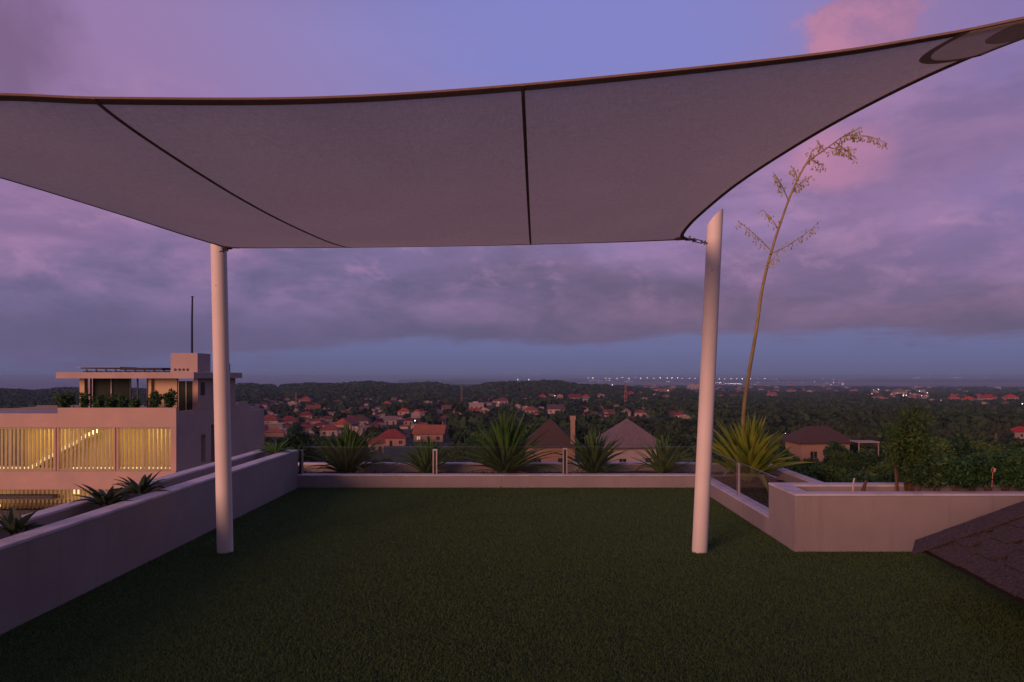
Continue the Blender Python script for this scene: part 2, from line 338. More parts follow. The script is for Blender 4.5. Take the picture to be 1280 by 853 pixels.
# left long planter
pl = planter('planter_wall', 'long raised rendered planter with two parallel walls along the left edge', (-3.45, 5, 0))
MB().box(-3.38, -3.0, -.3, XL, YB+.0, .520).build('inner_wall', M['stucco'], pl)
MB().box(-3.383, -3.0, .523, XL+.003, YB+.003, .545, bev=.006).build('wall_cap', M['cap'], pl)
MB().box(-3.80, -3.0, -9.5, -3.665, YB, .520).build('outer_wall', M['stucco'], pl)
MB().box(-3.803, -3.0, .523, -3.662, YB+.003, .545, bev=.006).build('wall_cap', M['cap'], pl)
def soilbed(x0, y0, x1, y1, z, amp=.03, st=.12):
    nx, ny = max(2, int((x1-x0)/st)), max(2, int((y1-y0)/st)); m = MB(); vs = []
    for j in range(ny+1):
        for i in range(nx+1):
            x = x0+(x1-x0)*i/nx; y = y0+(y1-y0)*j/ny
            vs.append((x, y, z+amp*mnoise.noise(Vector((x*3, y*3, z)))*1.6))
    return m.add(vs, [(j*(nx+1)+i, j*(nx+1)+i+1, (j+1)*(nx+1)+i+1, (j+1)*(nx+1)+i) for j in range(ny) for i in range(nx)])
soilbed(-3.665, -3, -3.38, YB, .41).build('soil', M['soil'], pl, True)
# back low planter and kerb
pb = planter('back_planter', 'low pale kerb and planting bed along the back edge of the terrace', (-.3, 10.3, 0))
MB().box(XL, YB, -.3, XR+.16, YB+.15, .165).build('inner_kerb', M['stucco'], pb)
MB().box(XL-.003, YB-.003, .168, XR+.163, YB+.153, .185, bev=.005).build('wall_cap', M['cap'], pb)
MB().box(-3.66, 10.93, -9.5, 3.95, 11.07, .175).build('outer_wall', M['stucco'], pb)
MB().box(-3.663, 10.927, .178, 3.953, 11.073, .200, bev=.006).build('wall_cap', M['cap'], pb)
soilbed(-3.66, YB+.15, XR+.16, 10.93, .06).build('soil', M['soil'], pb, True)
MB().box(-3.80, YB+.01, -9.5, -3.665, 11.07, .18).build('side_wall', M['stucco'], pb)
# right low kerb with outer wall
pr = planter('side_planter', 'low pale kerb and planting bed along the right side of the terrace', (3.2, 8.5, 0))
MB().box(XR, 6.86, -.3, XR+.16, YB, .165).build('inner_kerb', M['stucco'], pr)
MB().box(XR-.003, 6.863, .168, XR+.163, YB-.004, .185, bev=.005).build('wall_cap', M['cap'], pr)
MB().box(3.80, 6.87, -9.5, 3.95, 10.92, .175).build('outer_wall', M['stucco'], pr)
MB().box(3.797, 6.873, .178, 3.953, 10.925, .200, bev=.006).box(3.85, 6.875, .201, 3.875, 10.9, .212).build('wall_cap', M['cap'], pr)
soilbed(XR+.16, 6.86, 3.80, 10.92, .05).build('soil', M['soil'], pr, True)
# right raised planter box facing the camera
pf = planter('raised_planter', 'raised pale rendered planter box filled with shrubs, on the right of the terrace', (4.5, 6.5, 0))
MB().box(XR, 6.20, -.3, 9.0, 6.34, .505).build('front_wall', M['stucco'], pf)
MB().box(XR, 6.34, -.3, XR+.16, 6.72, .505).build('side_wall', M['stucco'], pf)
MB().box(XR, 6.72, -.3, 9.0, 6.86, .505).build('back_wall', M['stucco'], pf)
cp = MB(); cp.box(XR-.003, 6.197, .508, 9.0, 6.343, .528, bev=.006); cp.box(XR-.003, 6.344, .508, XR+.163, 6.716, .528); cp.box(XR-.003, 6.717, .508, 9.0, 6.863, .528, bev=.006)
cp.build('wall_cap', M['cap'], pf)
soilbed(XR+.16, 6.34, 9.0, 6.72, .43, .02, .09).build('soil', M['soil'], pf, True)

# ------------------------------------------------------------------ glass balustrades
gm = bpy.data.materials.new('glass'); gm.use_nodes = True; gn = gm.node_tree; gn.nodes.clear()
tr = gn.nodes.new('ShaderNodeBsdfTransparent'); tr.inputs[0].default_value = (.96, .96, .96, 1)
gl = gn.nodes.new('ShaderNodeBsdfGlossy'); gl.inputs['Roughness'].default_value = .03
lw0 = gn.nodes.new('ShaderNodeLayerWeight'); lw0.inputs[0].default_value = .5
lw1 = gn.nodes.new('ShaderNodeMath'); lw1.operation = 'POWER'; gn.links.new(lw0.outputs['Facing'], lw1.inputs[0]); lw1.inputs[1].default_value = 4.0
lw = gn.nodes.new('ShaderNodeMath'); lw.operation = 'MULTIPLY_ADD'; gn.links.new(lw1.outputs[0], lw.inputs[0]); lw.inputs[1].default_value = .42; lw.inputs[2].default_value = .015
mx = gn.nodes.new('ShaderNodeMixShader')
gn.links.new(lw.outputs[0], mx.inputs[0]); gn.links.new(tr.outputs[0], mx.inputs[1]); gn.links.new(gl.outputs[0], mx.inputs[2])
df = gn.nodes.new('ShaderNodeBsdfDiffuse'); df.inputs[0].default_value = (.5, .5, .5, 1); mx2 = gn.nodes.new('ShaderNodeMixShader'); mx2.inputs[0].default_value = .012
gn.links.new(mx.outputs[0], mx2.inputs[1]); gn.links.new(df.outputs[0], mx2.inputs[2]); mx = mx2
gn.links.new(mx.outputs[0], gn.nodes.new('ShaderNodeOutputMaterial').inputs[0]); M['glass'] = gm
M['glass_edge'] = mat('glass_edge', (.16, .20, .19), None, rough=.2, spec=.6)
def glass_panel(label, x0, y0, x1, y1, z0, z1):
    along_x = abs(x1-x0) > abs(y1-y0); e = .006
    mx_, my_ = (x0+x1)/2, (y0+y1)/2
    r = empty('glass_panel', (mx_, my_, z0)); tag(r, label, 'glass panel', 'glass panels of the terrace balustrade')
    if along_x:
        MB().box(x0, my_-e, z0, x1, my_+e, z1).build('pane', M['glass'], r)
        MB().box(x0, my_-e, z1+.0005, x1, my_+e, z1+.003).build('edge', M['glass_edge'], r)
    else:
        MB().box(mx_-e, y0, z0, mx_+e, y1, z1).build('pane', M['glass'], r)
        MB().box(mx_-e, y0, z1+.0005, mx_+e, y1, z1+.003).build('edge', M['glass_edge'], r)
gy = YB+.075; gx = XR+.08
for (xa, xb, lb) in ((XL+.04, -1.305, 'clear glass panel left of the first short post on the back kerb'),
                     (-1.255, .565, 'clear glass panel between the two short posts on the back kerb'),
                     (.615, gx-.03, 'clear glass panel between the second short post and the right corner of the back kerb')):
    glass_panel(lb, xa, gy, xb, gy, .189, .575)
glass_panel('clear glass panel on the right kerb behind the steel post', gx, 8.11, gx, gy-.03, .189, .575)
glass_panel('clear glass panel on the right kerb between the steel post and raised planter', gx, 6.87, gx, 8.06, .189, .575)
def post(label, x, y, z1, along_x=True):
    r = empty('balustrade_post', (x, y, .185)); tag(r, label, 'balustrade post', 'steel posts of the terrace balustrade')
    w, d = (.032, .022)
    if not along_x: w, d = .012, .026
    b = MB()
    if along_x: b.box(x-w, y-d, .189, x-w+.014, y+d, z1); b.box(x+w-.014, y-d, .189, x+w, y+d, z1); b.box(x-w+.0142, y-d, z1-.02, x+w-.0142, y+d, z1-.001); b.box(x-w+.0142, y-.012, .19, x+w-.0142, y+.012, z1-.021, 1)
    else: b.box(x-w, y-d, .189, x+w, y-d+.014, z1); b.box(x-w, y+d-.014, .189, x+w, y+d, z1); b.box(x-w, y-d+.0142, z1-.02, x+w, y+d-.0142, z1-.001); b.box(x-.012, y-d+.0142, .19, x+.012, y+d-.0142, z1-.021, 1)
    b.build('upright', [M['steel'], M['darksteel']], r)
    MB().box(x-w-.012, y-d-.012, .1855, x+w+.012, y+d+.012, .1888).build('base_plate', M['steel'], r)
post('short steel balustrade post beside the second agave on the back kerb', -1.28, gy, .545)
post('short steel balustrade post in front of the brown roofed house', .59, gy, .56)
post('steel balustrade post on the right kerb beside the tall white pole', gx, 8.085, .565, False)
post('short steel corner post at the far right corner of the kerb', gx, gy, .56)
r = empty('wall_bracket', (XL+.015, gy, .19)); tag(r, 'dark wall bracket holding the glass at the left planter wall', 'bracket')
MB().box(XL+.004, gy-.03, .19, XL+.035, gy+.03, .53).build('channel', M['darksteel'], r)
MB().box(XL+.0355, gy-.032, .19, XL+.045, gy+.032, .535).build('flange', M['steel'], r)

# ------------------------------------------------------------------ shade sail and poles
def tall_pole(label, base, lean, top, slant):
    r = empty('sail_pole', base); tag(r, label, 'pole', 'white poles holding the shade sail')
    n = 36; rings = 8; vs = []; rad_ = .069
    for i in range(rings):
        for k in range(n):
            th = 2*math.pi*k/n; cx = rad_*math.cos(th); cy = rad_*math.sin(th)
            z = (top-.002)*i/(rings-1) + .002
            if i == rings-1: z = top - slant[0]*cx - slant[1]*cy
            vs.append((base[0]+cx+lean[0]*z/3, base[1]+cy+lean[1]*z/3, z))
    fs = [(i*n+k, i*n+(k+1) % n, (i+1)*n+(k+1) % n, (i+1)*n+k) for i in range(rings-1) for k in range(n)]
    MB().add(vs, fs).build('shaft', M['pole'], r, True)
    MB().add(vs[-n:], [tuple(range(n))]).build('end_cap', M['pole'], r)
    return r
pL = tall_pole('left white steel pole of the shade sail with its top hidden by cloth', (-2.715, 6.2, 0), (-.09, .06), 2.93, (.6, .8))
pR = tall_pole('right white steel pole with a slanted cut top', (1.595, 6.2, 0), (.14, .0), 3.03, (-1.0, .55))
def hole(p, x, z, ln, nm='bolt_hole'):
    MB().tube([(x, ln-.0715, z), (x, ln-.066, z)], .0045, 10).build(nm, M['dark'], p)
def collar(p, cx, cy):
    pass
hole(pL, -2.715-.075, 2.42, 6.25); hole(pR, 1.595+.095, 2.55, 6.2)
A = Vector((-2.68, 6.15, 2.755)); B = Vector((1.49, 6.15, 2.833)); C = Vector((2.09, 2.33, 2.9)); D = Vector((-3.35, 2.45, 2.65))
def crm(pts, n=48):
    P = [Vector(p) for p in pts]; P = [P[0]*2-P[1]] + P + [P[-1]*2-P[-2]]
    seg = []
    for i in range(1, len(P)-2):
        for k in range(24):
            u = k/24; p0, p1, p2, p3 = P[i-1:i+3]
            seg.append(.5*((2*p1)+(p2-p0)*u+(2*p0-5*p1+4*p2-p3)*u*u+(3*p1-p0-3*p2+p3)*u**3))
    seg.append(P[-2])
    L = [0]
    for i in range(1, len(seg)): L.append(L[-1]+(seg[i]-seg[i-1]).length)
    def f(u):
        s = u*L[-1]; k = min(max(int(np.searchsorted(L, s))-1, 0), len(seg)-2)
        return seg[k].lerp(seg[k+1], (s-L[k])/max(L[k+1]-L[k], 1e-9))
    return f
zr = lambda y: 2.833+(6.15-y)/3.82*.067
rightE = crm([B, (1.405, 6.0, zr(6.0)), (1.372, 5.6, zr(5.6)), (1.376, 5.15, zr(5.15)), (1.41, 4.5, zr(4.5)), (1.50, 3.85, zr(3.85)), (1.62, 3.3, zr(3.3)), (1.80, 2.8, zr(2.8)), C])
leftE = crm([A, (-2.775, 5.6, 2.752), (-2.862, 4.835, 2.745), (-2.945, 3.835, 2.715), (-3.08, 3.1, 2.69), D])
nearE = crm([D, (-2.65, 2.56, 2.66), (-2.04, 2.652, 2.695), (-1.64, 2.70, 2.70), (-.853, 2.83, 2.755), (-.017, 2.829, 2.807), (1.085, 2.683, 2.858), (1.57, 2.553, 2.88), (1.80, 2.463, 2.892), C])
farE = crm([A, (-2.2, 6.10, 2.745), (-.6, 6.02, 2.748), (.6, 6.04, 2.778), (1.30, 6.11, 2.815), B])
def sail(u, v):
    p = farE(u)*(1-v)+nearE(u)*v + leftE(v)*(1-u)+rightE(v)*u - (A*(1-u)*(1-v)+B*u*(1-v)+D*(1-u)*v+C*u*v)
    q = 16*u*(1-u)*v*(1-v); p.z -= .13*q**.8*(1.15-.5*u)
    return p
sm = bpy.data.materials.new('sail_cloth'); sm.use_nodes = True; n_ = sm.node_tree; b_ = n_.nodes['Principled BSDF']
tc = n_.nodes.new('ShaderNodeTexCoord'); outs = []
for sc_, st_ in ((1, (260, 40, 40)), (1, (40, 260, 40))):
    mp = n_.nodes.new('ShaderNodeMapping'); mp.inputs['Scale'].default_value = tuple(q*.6 for q in st_); n_.links.new(tc.outputs['Object'], mp.inputs[0])
    no = n_.nodes.new('ShaderNodeTexNoise'); no.inputs['Scale'].default_value = 1; no.inputs['Detail'].default_value = 3; n_.links.new(mp.outputs[0], no.inputs['Vector']); outs.append(no.outputs[0])
av = n_.nodes.new('ShaderNodeMath'); av.operation = 'ADD'; n_.links.new(outs[0], av.inputs[0]); n_.links.new(outs[1], av.inputs[1])
no = n_.nodes.new('ShaderNodeTexNoise'); no.inputs['Scale'].default_value = 1.6; no.inputs['Detail'].default_value = 6; n_.links.new(tc.outputs['Object'], no.inputs['Vector'])
av2 = n_.nodes.new('ShaderNodeMath'); av2.operation = 'MULTIPLY_ADD'; n_.links.new(no.outputs[0], av2.inputs[0]); av2.inputs[1].default_value = .5; n_.links.new(av.outputs[0], av2.inputs[2])
mr = n_.nodes.new('ShaderNodeMapRange'); mr.inputs[1].default_value = .9; mr.inputs[2].default_value = 1.6; n_.links.new(av2.outputs[0], mr.inputs[0])
mxc = n_.nodes.new('ShaderNodeMix'); mxc.data_type = 'RGBA'; mxc.inputs[6].default_value = (.56, .51, .43, 1); mxc.inputs[7].default_value = (.74, .68, .59, 1); n_.links.new(mr.outputs[0], mxc.inputs[0])
n_.links.new(mxc.outputs[2], b_.inputs['Base Color']); b_.inputs['Roughness'].default_value = .9; b_.inputs['Specular IOR Level'].default_value = .1
trn = n_.nodes.new('ShaderNodeBsdfTranslucent'); n_.links.new(mxc.outputs[2], trn.inputs[0]); ms_ = n_.nodes.new('ShaderNodeMixShader'); ms_.inputs[0].default_value = .48
n_.links.new(b_.outputs[0], ms_.inputs[1]); n_.links.new(trn.outputs[0], ms_.inputs[2]); n_.links.new(ms_.outputs[0], n_.nodes['Material Output'].inputs['Surface'])
M['sail'] = sm
sr = empty('shade_sail', (-.5, 4.3, 2.7)); tag(sr, 'large grey beige fabric shade sail stretched overhead between the poles', 'shade sail')
nu, nv = 72, 48
gp = [[sail(i/nu, j/nv) for i in range(nu+1)] for j in range(nv+1)]
MB().add([p for row in gp for p in row], [(j*(nu+1)+i, j*(nu+1)+i+1, (j+1)*(nu+1)+i+1, (j+1)*(nu+1)+i) for j in range(nv) for i in range(nu)]).build('cloth', M['sail'], sr, True)
def strip(c0, c1, dz0, dz1):          # thin closed band between two curves
    n = len(c0); vs = []
    for p, q in zip(c0, c1): vs += [p+Vector((0, 0, dz0)), q+Vector((0, 0, dz0)), q+Vector((0, 0, dz1)), p+Vector((0, 0, dz1))]
    fs = []
    for i in range(n-1):
        for k in range(4): fs.append((i*4+k, i*4+(k+1) % 4, (i+1)*4+(k+1) % 4, (i+1)*4+k))
    fs += [(3, 2, 1, 0), tuple((n-1)*4+k for k in range(4))]
    return vs, fs
us = [i/120 for i in range(121)]
M['strap'] = mat('corner_strap', (.60, .54, .48), (.54, .48, .43), 50, .9, trans=.7)
M['facing'] = mat('corner_facing', (.84, .80, .74), (.78, .73, .68), 30, .9, trans=.85)
def hem(fin, fout, name='hem'):
    vs, fs = strip([fout(u) for u in us], [fin(u) for u in us], -.0045, .0045); MB().add(vs, fs).build(name, M['hem'], sr, True)
M['hem'] = mat('hem_tape', (.42, .32, .27), (.36, .27, .23), 40, .9, trans=.45)
hem(lambda u: sail(u, 1-.012), lambda u: sail(u, 1)); hem(lambda u: sail(u, .007), lambda u: sail(u, 0))
hem(lambda v: sail(.0068, v), lambda v: sail(0, v)); hem(lambda v: sail(1-.0085, v), lambda v: sail(1, v))
def seamline(X0, X1):
    def uat(v):
        lo, hi = 0., 1.; X = X0+(X1-X0)*v
        for _ in range(30):
            m = (lo+hi)/2
            if sail(m, v).x < X: lo = m
            else: hi = m
        return lo
    vv = [i/60 for i in range(61)]; c = [sail(uat(v), v) for v in vv]
    vs, fs = strip([p+Vector((-.008, 0, 0)) for p in c], [p+Vector((.008, 0, 0)) for p in c], -.006, -.002)
    MB().add(vs, fs).build('seam', M['hem'], sr, True)
seamline(-1.53, -1.70); seamline(.06, -.005)
# corner reinforcement patches: layered rounded flaps following the cloth
def patch(uc, vc, r, dzz, mt, name='corner_patch', r0=0.0):
    P0 = sail(uc, vc); vs = [P0+Vector((0, 0, dzz))]; n = 40; m = MB()
    su = 1 if uc == 0 else -1; sv_ = 1 if vc == 0 else -1; rings = 10
    for j in range(1, rings+1):
        for k in range(n+1):
            a = math.pi/2*k/n; rr = r0+(r-r0)*(j-1)/(rings-1) if r0 else r*j/rings
            vs.append(sail(uc+su*rr*math.cos(a)/5.0, vc+sv_*rr*math.sin(a)/3.8)+Vector((0, 0, dzz)))
    fs = ([] if r0 else [(0, 1+k, 2+k) for k in range(n)]) + [(1+(j-1)*(n+1)+k, 1+j*(n+1)+k, 2+j*(n+1)+k, 2+(j-1)*(n+1)+k) for j in range(1, rings) for k in range(n)]
    if r0: vs = vs[1:]; fs = [tuple(i-1 for i in f) for f in fs]
    m.add(vs, fs).build(name, mt, sr, True)
for (uc, vc) in ((0, 0), (1, 0), (0, 1)):
    patch(uc, vc, .16, -.007, M['hem'])
patch(1, 1, .46, -.010, M['hem'], r0=.43); patch(1, 1, .433, -.009, M['facing'], 'corner_facing'); patch(1, 1, .30, -.012, M['strap'], 'corner_strap')
# clew ring + turnbuckle between sail corner and pole
def turnbuckle(label, c, p):
    c, p = Vector(c), Vector(p); d = (p-c).normalized(); L = (p-c).length
    r = empty('turnbuckle', c); tag(r, label, 'turnbuckle', 'steel turnbuckles tying the sail corners')
    m = MB(); nn = 20; side = d.cross(Vector((0, 0, 1))).normalized()
    ring = [c + d*.02 + (d*math.cos(2*math.pi*k/nn)+side*math.sin(2*math.pi*k/nn))*.022 for k in range(nn+1)]
    m.tube(ring, .0045, 8, cap=False); m.build('ring', M['darksteel'], r, True)
    m = MB(); a = c+d*.05; b = c+d*(L-.03); up = d.cross(side)
    for s_ in (-1, 1): m.tube([a+d*.01+up*.012*s_, b-d*.02+up*.012*s_], .0042, 8)
    m.tube([c+d*.035, a+d*.03], .006, 8); m.tube([b-d*.04, p+d*.01], .006, 8)
    m.tube([a-d*.002+up*-.018, a-d*.002+up*.018], .0075, 8); m.tube([b-up*.018, b+up*.018], .0075, 8); m.build('body', M['darksteel'], r, True)
    MB().tube([c+d*.01-up*.03, c+d*.012+up*.012], .008, 8).build('shackle', M['darksteel'], r, True); MB().tube([c+d*.06-up*.022, c+d*.06+up*.016], .005, 8).build('pin', M['darksteel'], r, True)
turnbuckle('turnbuckle at the slanted top of the right pole', B+Vector((-.01, 0, 0)), (1.595+.13-.060, 6.2-.02, 2.80))
turnbuckle('turnbuckle at the left pole just below the sail corner', A+Vector((.06, -.03, -.005)), (-2.735, 6.2-.05, 2.72))
# small pennant of cloth tip at the clews
for nm, p0, dr in (('clew', B, Vector((1, 0, -.02))), ('clew', A, Vector((.8, .5, 0)))):
    MB().box(p0.x-.035, p0.y-.02, p0.z-.012, p0.x+.02, p0.y+.02, p0.z+.004).build(nm, M['webbing'], sr)
# the two near posts, standing outside the photograph
for lb, (cx, cy, cz) in (('white post at the near right sail corner beside the camera', (C.x+.22, C.y-.16, 3.0)), ('white post at the near left sail corner beside the camera', (D.x-.20, D.y-.14, 2.8))):
    pass

# ------------------------------------------------------------------ shingled roof corner on the right
rr_ = empty('shingle_roof', (4.2, 3.0, 0)); tag(rr_, 'dark shingled hip roof corner in the right foreground', 'roof')
T0 = Vector((2.885, 5.0, .385)); ev = Vector((2.775, 3.8, .385)); d_e = (ev-T0).normalized()
hipd = Vector((.44, -.44, .358)); hip = lambda s: T0+hipd*s
E1 = T0+d_e*6.2; ridge = T0+hipd*5.2
back = T0+Vector((6.2, .4, 0))
nrm = d_e.cross(hipd).normalized(); nrm = nrm if nrm.z > 0 else -nrm
m = MB()
m.add([T0, E1, Vector((ridge.x, E1.y+2.0, ridge.z)), ridge], [(0, 1, 2, 3)]); m.add([T0, ridge, back+Vector((0, 0, 0))], [(0, 1, 2)])
m.build('roof_deck', M['shingle'], rr_)
# shingle courses: each course a row of individual tabs lying on the deck
up = (hipd - d_e*hipd.dot(d_e)).normalized()
if up.z < 0: up = -up
m = MB(); course = .145; tabw = .30
tanh_ = hipd.dot(d_e)/hipd.dot(up)
for cidx in range(0, 16):
    o0 = cidx*course - .03; lift = .007
    s = tanh_*max(o0, 0) + .0 - (cidx % 2)*tabw*.5
    while s < 5.5:
        s0 = max(s+.004, tanh_*max(o0, 0)+.005); s1 = s+tabw-.004
        if s1 > s0+.02:
            jit = random.uniform(-.006, .006)
            p = [T0+d_e*s0+up*(o0+jit), T0+d_e*s1+up*(o0+jit), T0+d_e*s1+up*(o0+course+.03), T0+d_e*s0+up*(o0+course+.03)]
            # hexagonal butt: clip the two lower corners
            ck = min(.06, (s1-s0)*.3) if cidx else .002
            q = [T0+d_e*max(s_, tanh_*max(o_, 0)+.004)+up*o_ for s_, o_ in ((s0+ck, o0+jit), (s1-ck, o0+jit), (s1, o0+.075+jit), (s1, o0+course+.03), (s0, o0+course+.03), (s0, o0+.075+jit))]
            lo_ = [x+nrm*.002 for x in q[:]]; hi_ = [x+nrm*(lift+.004 if i in (0, 1, 2, 5) else .003) for i, x in enumerate(q)]
            m.add(lo_+hi_, [(5, 4, 3, 2, 1, 0), (6, 7, 8, 9, 10, 11)] + [(i, (i+1) % 6, 6+(i+1) % 6, 6+i) for i in range(6)])
        s += tabw
m.build('shingles', M['shingle'], rr_)
# hip caps: overlapping folded tabs
m = MB(); L_ = hipd.length; hd = hipd.normalized(); nback = Vector((0, 1, 0)).cross(Vector((1, 0, 0)))
sideA = (d_e - hd*d_e.dot(hd)).normalized(); bk = (back-T0).normalized(); sideB = (bk - hd*bk.dot(hd)).normalized()
for k in range(26):
    s0 = -.02+k*.20; s1 = s0+.22; h0, h1 = .009, .006; wA = .20
    c0, c1 = T0+hd*s0, T0+hd*s1
    j = 0.0
    vs = []
    for c_, h_ in ((c0, h0), (c1, h1)):
        for e in (0, .006):
            vs += [c_+sideA*(wA+j)+nrm*(h_+.008+e), c_+Vector((0, 0, h_+.004+e)), c_+sideB*wA+Vector((0, .3, 1)).normalized()*(h_-.004+e)]
    m.add(vs, [(0, 1, 7, 6), (1, 2, 8, 7), (3, 9, 10, 4), (4, 10, 11, 5), (0, 3, 4, 1), (1, 4, 5, 2), (0, 6, 9, 3), (2, 5, 11, 8), (6, 7, 10, 9), (7, 8, 11, 10)])
m.build('hip_cap', M['shingle'], rr_)
m = MB(); dn = Vector((0, 0, -1))
v = [T0, E1]; ins = Vector((.05, 0, 0))
m.add([T0-up*.02+nrm*.001, E1-up*.02+nrm*.001, E1-up*.02+dn*.035, T0-up*.02+dn*.035, T0+ins*2+dn*.045, E1+ins*2+dn*.045], [(0, 1, 2, 3), (3, 2, 5, 4)])
m.build('eave_edge', M['shingle_edge'], rr_)
MB().box(3.35, -1.0, 0.0, 8.2, 4.55, .36).build('supporting_wall', M['stucco'], rr_)

# ------------------------------------------------------------------ plants
def blade(m, base, az, el0, L, w, droop, seg=9, fold=.25, mi=0, twist=0.0, cup=None):
    """one sword leaf: tapered, keeled, arching"""
    p = Vector(base); el = el0; st = L/seg; vs = []; hd_ = Vector((math.cos(az), math.sin(az), 0)); sd = Vector((-math.sin(az), math.cos(az), 0))
    for i in range(seg+1):
        u = i/seg; ww = w*(1.0-u**2.2)*(.55+.9*min(u*3, 1)*.5) if i < seg else .0006
        d_ = hd_*math.cos(el)+Vector((0, 0, math.sin(el))); nn = sd.cross(d_)
        if nn.z < 0: nn = -nn
        ca = sd*math.cos(twist*u)+nn*math.sin(twist*u)
        vs += [p-ca*ww/2+nn*ww*fold, p, p+ca*ww/2+nn*ww*fold]
        p = p+d_*st; el -= droop*st/L*(1+.8*u)
    fs = []
    for i in range(seg): k = i*3; fs += [(k, k+1, k+4, k+3), (k+1, k+2, k+5, k+4)]
    m.add(vs, fs, mi)
def rosette(name, label, cat, loc, n, L, w, seed, group=None, elr=(15, 85), droop=.5, mt='leaf_agave', dry=3, fold=.25, seg=9, flat=1.0):
    rd = random.Random(seed); r = empty(name, loc); tag(r, label, cat, group); m = MB(); md = MB()
    for i in range(n):
        u = i/n; az = i*2.39996+rd.uniform(-.25, .25); el = R(elr[0]+(elr[1]-elr[0])*u**.85 + rd.uniform(-7, 7))
        l = L*(1.0-.12*u)*rd.uniform(.78, 1.1)*(.88 if u < .15 else 1)
        b = Vector(loc)+Vector((math.cos(az), math.sin(az), 0))*(.03+.03*(1-u))*flat+Vector((0, 0, .02+.10*u*L))
        blade(m, b, az, el, l*(1 if rd.random() > .1 else .7), w*rd.uniform(.75, 1.2), droop*rd.uniform(.3, 1.5)*(1.2-u)*(1 if rd.random() > .12 else 2.6), seg, fold, twist=rd.uniform(-.5, .5))
    m.build('leaves', M[mt], r, True)
    if dry:
        for i in range(dry):
            az = rd.uniform(0, 6.28); blade(md, Vector(loc)+Vector((0, 0, .03)), az, R(rd.uniform(2, 14)), L*rd.uniform(.6, .85), w*.8, .5, seg, .2)
        md.build('dry_leaf', M['dryleaf'], r, True)
    return r
M['dryleaf'] = mat('dry_leaf', (.26, .12, .05), (.14, .09, .04), 9, .7)
G = 'spiky agaves in the back planter'
def ag(px, Y, n, L, w, seed, label, **k):
    rosette('agave', label, 'agave', ((px-VX)/F*Y, Y, .08), n, L, w, seed, G, **k)
ag(434, 10.40, 110, .80, .085, 1, 'dark green spiky agave nearest the left planter wall, behind the glass', elr=(24, 88))
ag(533, 10.42, 80, .58, .070, 2, 'small agave just behind the first short balustrade post', elr=(32, 88))
ag(632, 10.42, 140, .98, .090, 3, 'largest agave in the middle of the back planter', elr=(22, 88))
ag(741, 10.42, 90, .70, .075, 4, 'agave right of the second short post, in front of the pale pyramid roof', elr=(28, 88))
ag(829, 10.42, 80, .60, .070, 5, 'smallest agave, just left of the right white pole', elr=(32, 88))
GA = 'aloes in the left planter'
def al(px, py, X, label, n, L, seed, dry=0, mt='leaf_aloe', w=.062):
    Y = X*F/(px-VX); rosette('aloe', label, 'aloe', (X, Y, .49), n, L, w, seed, GA, elr=(20, 58), droop=.8, mt=mt, dry=dry, fold=.3)
al(18, 0, -3.52, 'aloe at the left frame edge in the left planter', 16, 0.25, 11)
al(133, 0, -3.52, 'middle one of the near aloes, left of its larger neighbour in the left planter', 20, 0.27, 12)
al(176, 0, -3.52, 'larger dark aloe halfway along the left planter', 22, 0.30, 13)
al(344, 0, -3.45, 'reddish tipped aloe at the far end of the left planter', 30, 0.30, 14, dry=5, mt='leaf_agave', w=.04)
# furcraea with towering flower stalk
fl = Vector((3.24, 9.85, .06)); fr = rosette('furcraea', 'yellow green spiky plant with a towering bare flower stalk, right of the right pole', 'agave', tuple(fl), 105, .96, .13, 21, elr=(33, 88), droop=.30, mt='leaf_yellow', dry=4)
sp = [(929, 528), (934, 480), (945, 415), (953, 360), (965, 312), (977, 275), (990, 240), (1008, 205), (1030, 188), (1052, 172), (1062, 166)]
ys_ = [9.85, 9.85, 9.83, 9.8, 9.78, 9.76, 9.74, 9.72, 9.7, 9.7, 9.7]
pts = [fl+Vector((-.05, 0, .1))] + [at(a, b, y) for (a, b), y in zip(sp, ys_)]
cu = crm(pts); st = [cu(i/60) for i in range(61)]
stk = MB().tube(st, [.027*(1-i/60)**.8+.0055 for i in range(61)], 10).build('flower_stalk', M['stalk'], fr, True)
mb_, mbl = MB(), MB(); rd = random.Random(5)
def sprig(p0, p1, sag, nfl, thick=.006, rr0=.15):
    c = [p0.lerp(p1, i/10)+Vector((0, 0, -sag*4*(i/10)*(1-i/10))) for i in range(11)]
    mb_.tube(c, [thick*(1-i/12)+.0012 for i in range(11)], 6)
    for _ in range(nfl):
        u = rr0+(1-rr0)*rd.random(); k = min(int(u*10), 9); q = c[k].lerp(c[k+1], u*10-k)
        e = q+Vector((rd.uniform(-.05, .05), rd.uniform(-.05, .05), -rd.uniform(.02, .075)*rd.choice((1, 1, 1, -.6))))
        mb_.tube([q, e], .0012, 4, cap=False)
        s_ = rd.uniform(.014, .024); ax_ = Vector((rd.uniform(-.5, .5), rd.uniform(-.5, .5), -1)).normalized(); o1 = ax_.orthogonal().normalized(); o2 = ax_.cross(o1)
        mbl.add([e, e+ax_*s_+o1*s_*.55, e+ax_*s_+o2*s_*.55, e+ax_*s_-o1*s_*.55, e+ax_*s_-o2*s_*.55, e+ax_*s_*2.1], [(0, 1, 2), (0, 2, 3), (0, 3, 4), (0, 4, 1), (5, 2, 1), (5, 3, 2), (5, 4, 3), (5, 1, 4)])
Ys = 9.75
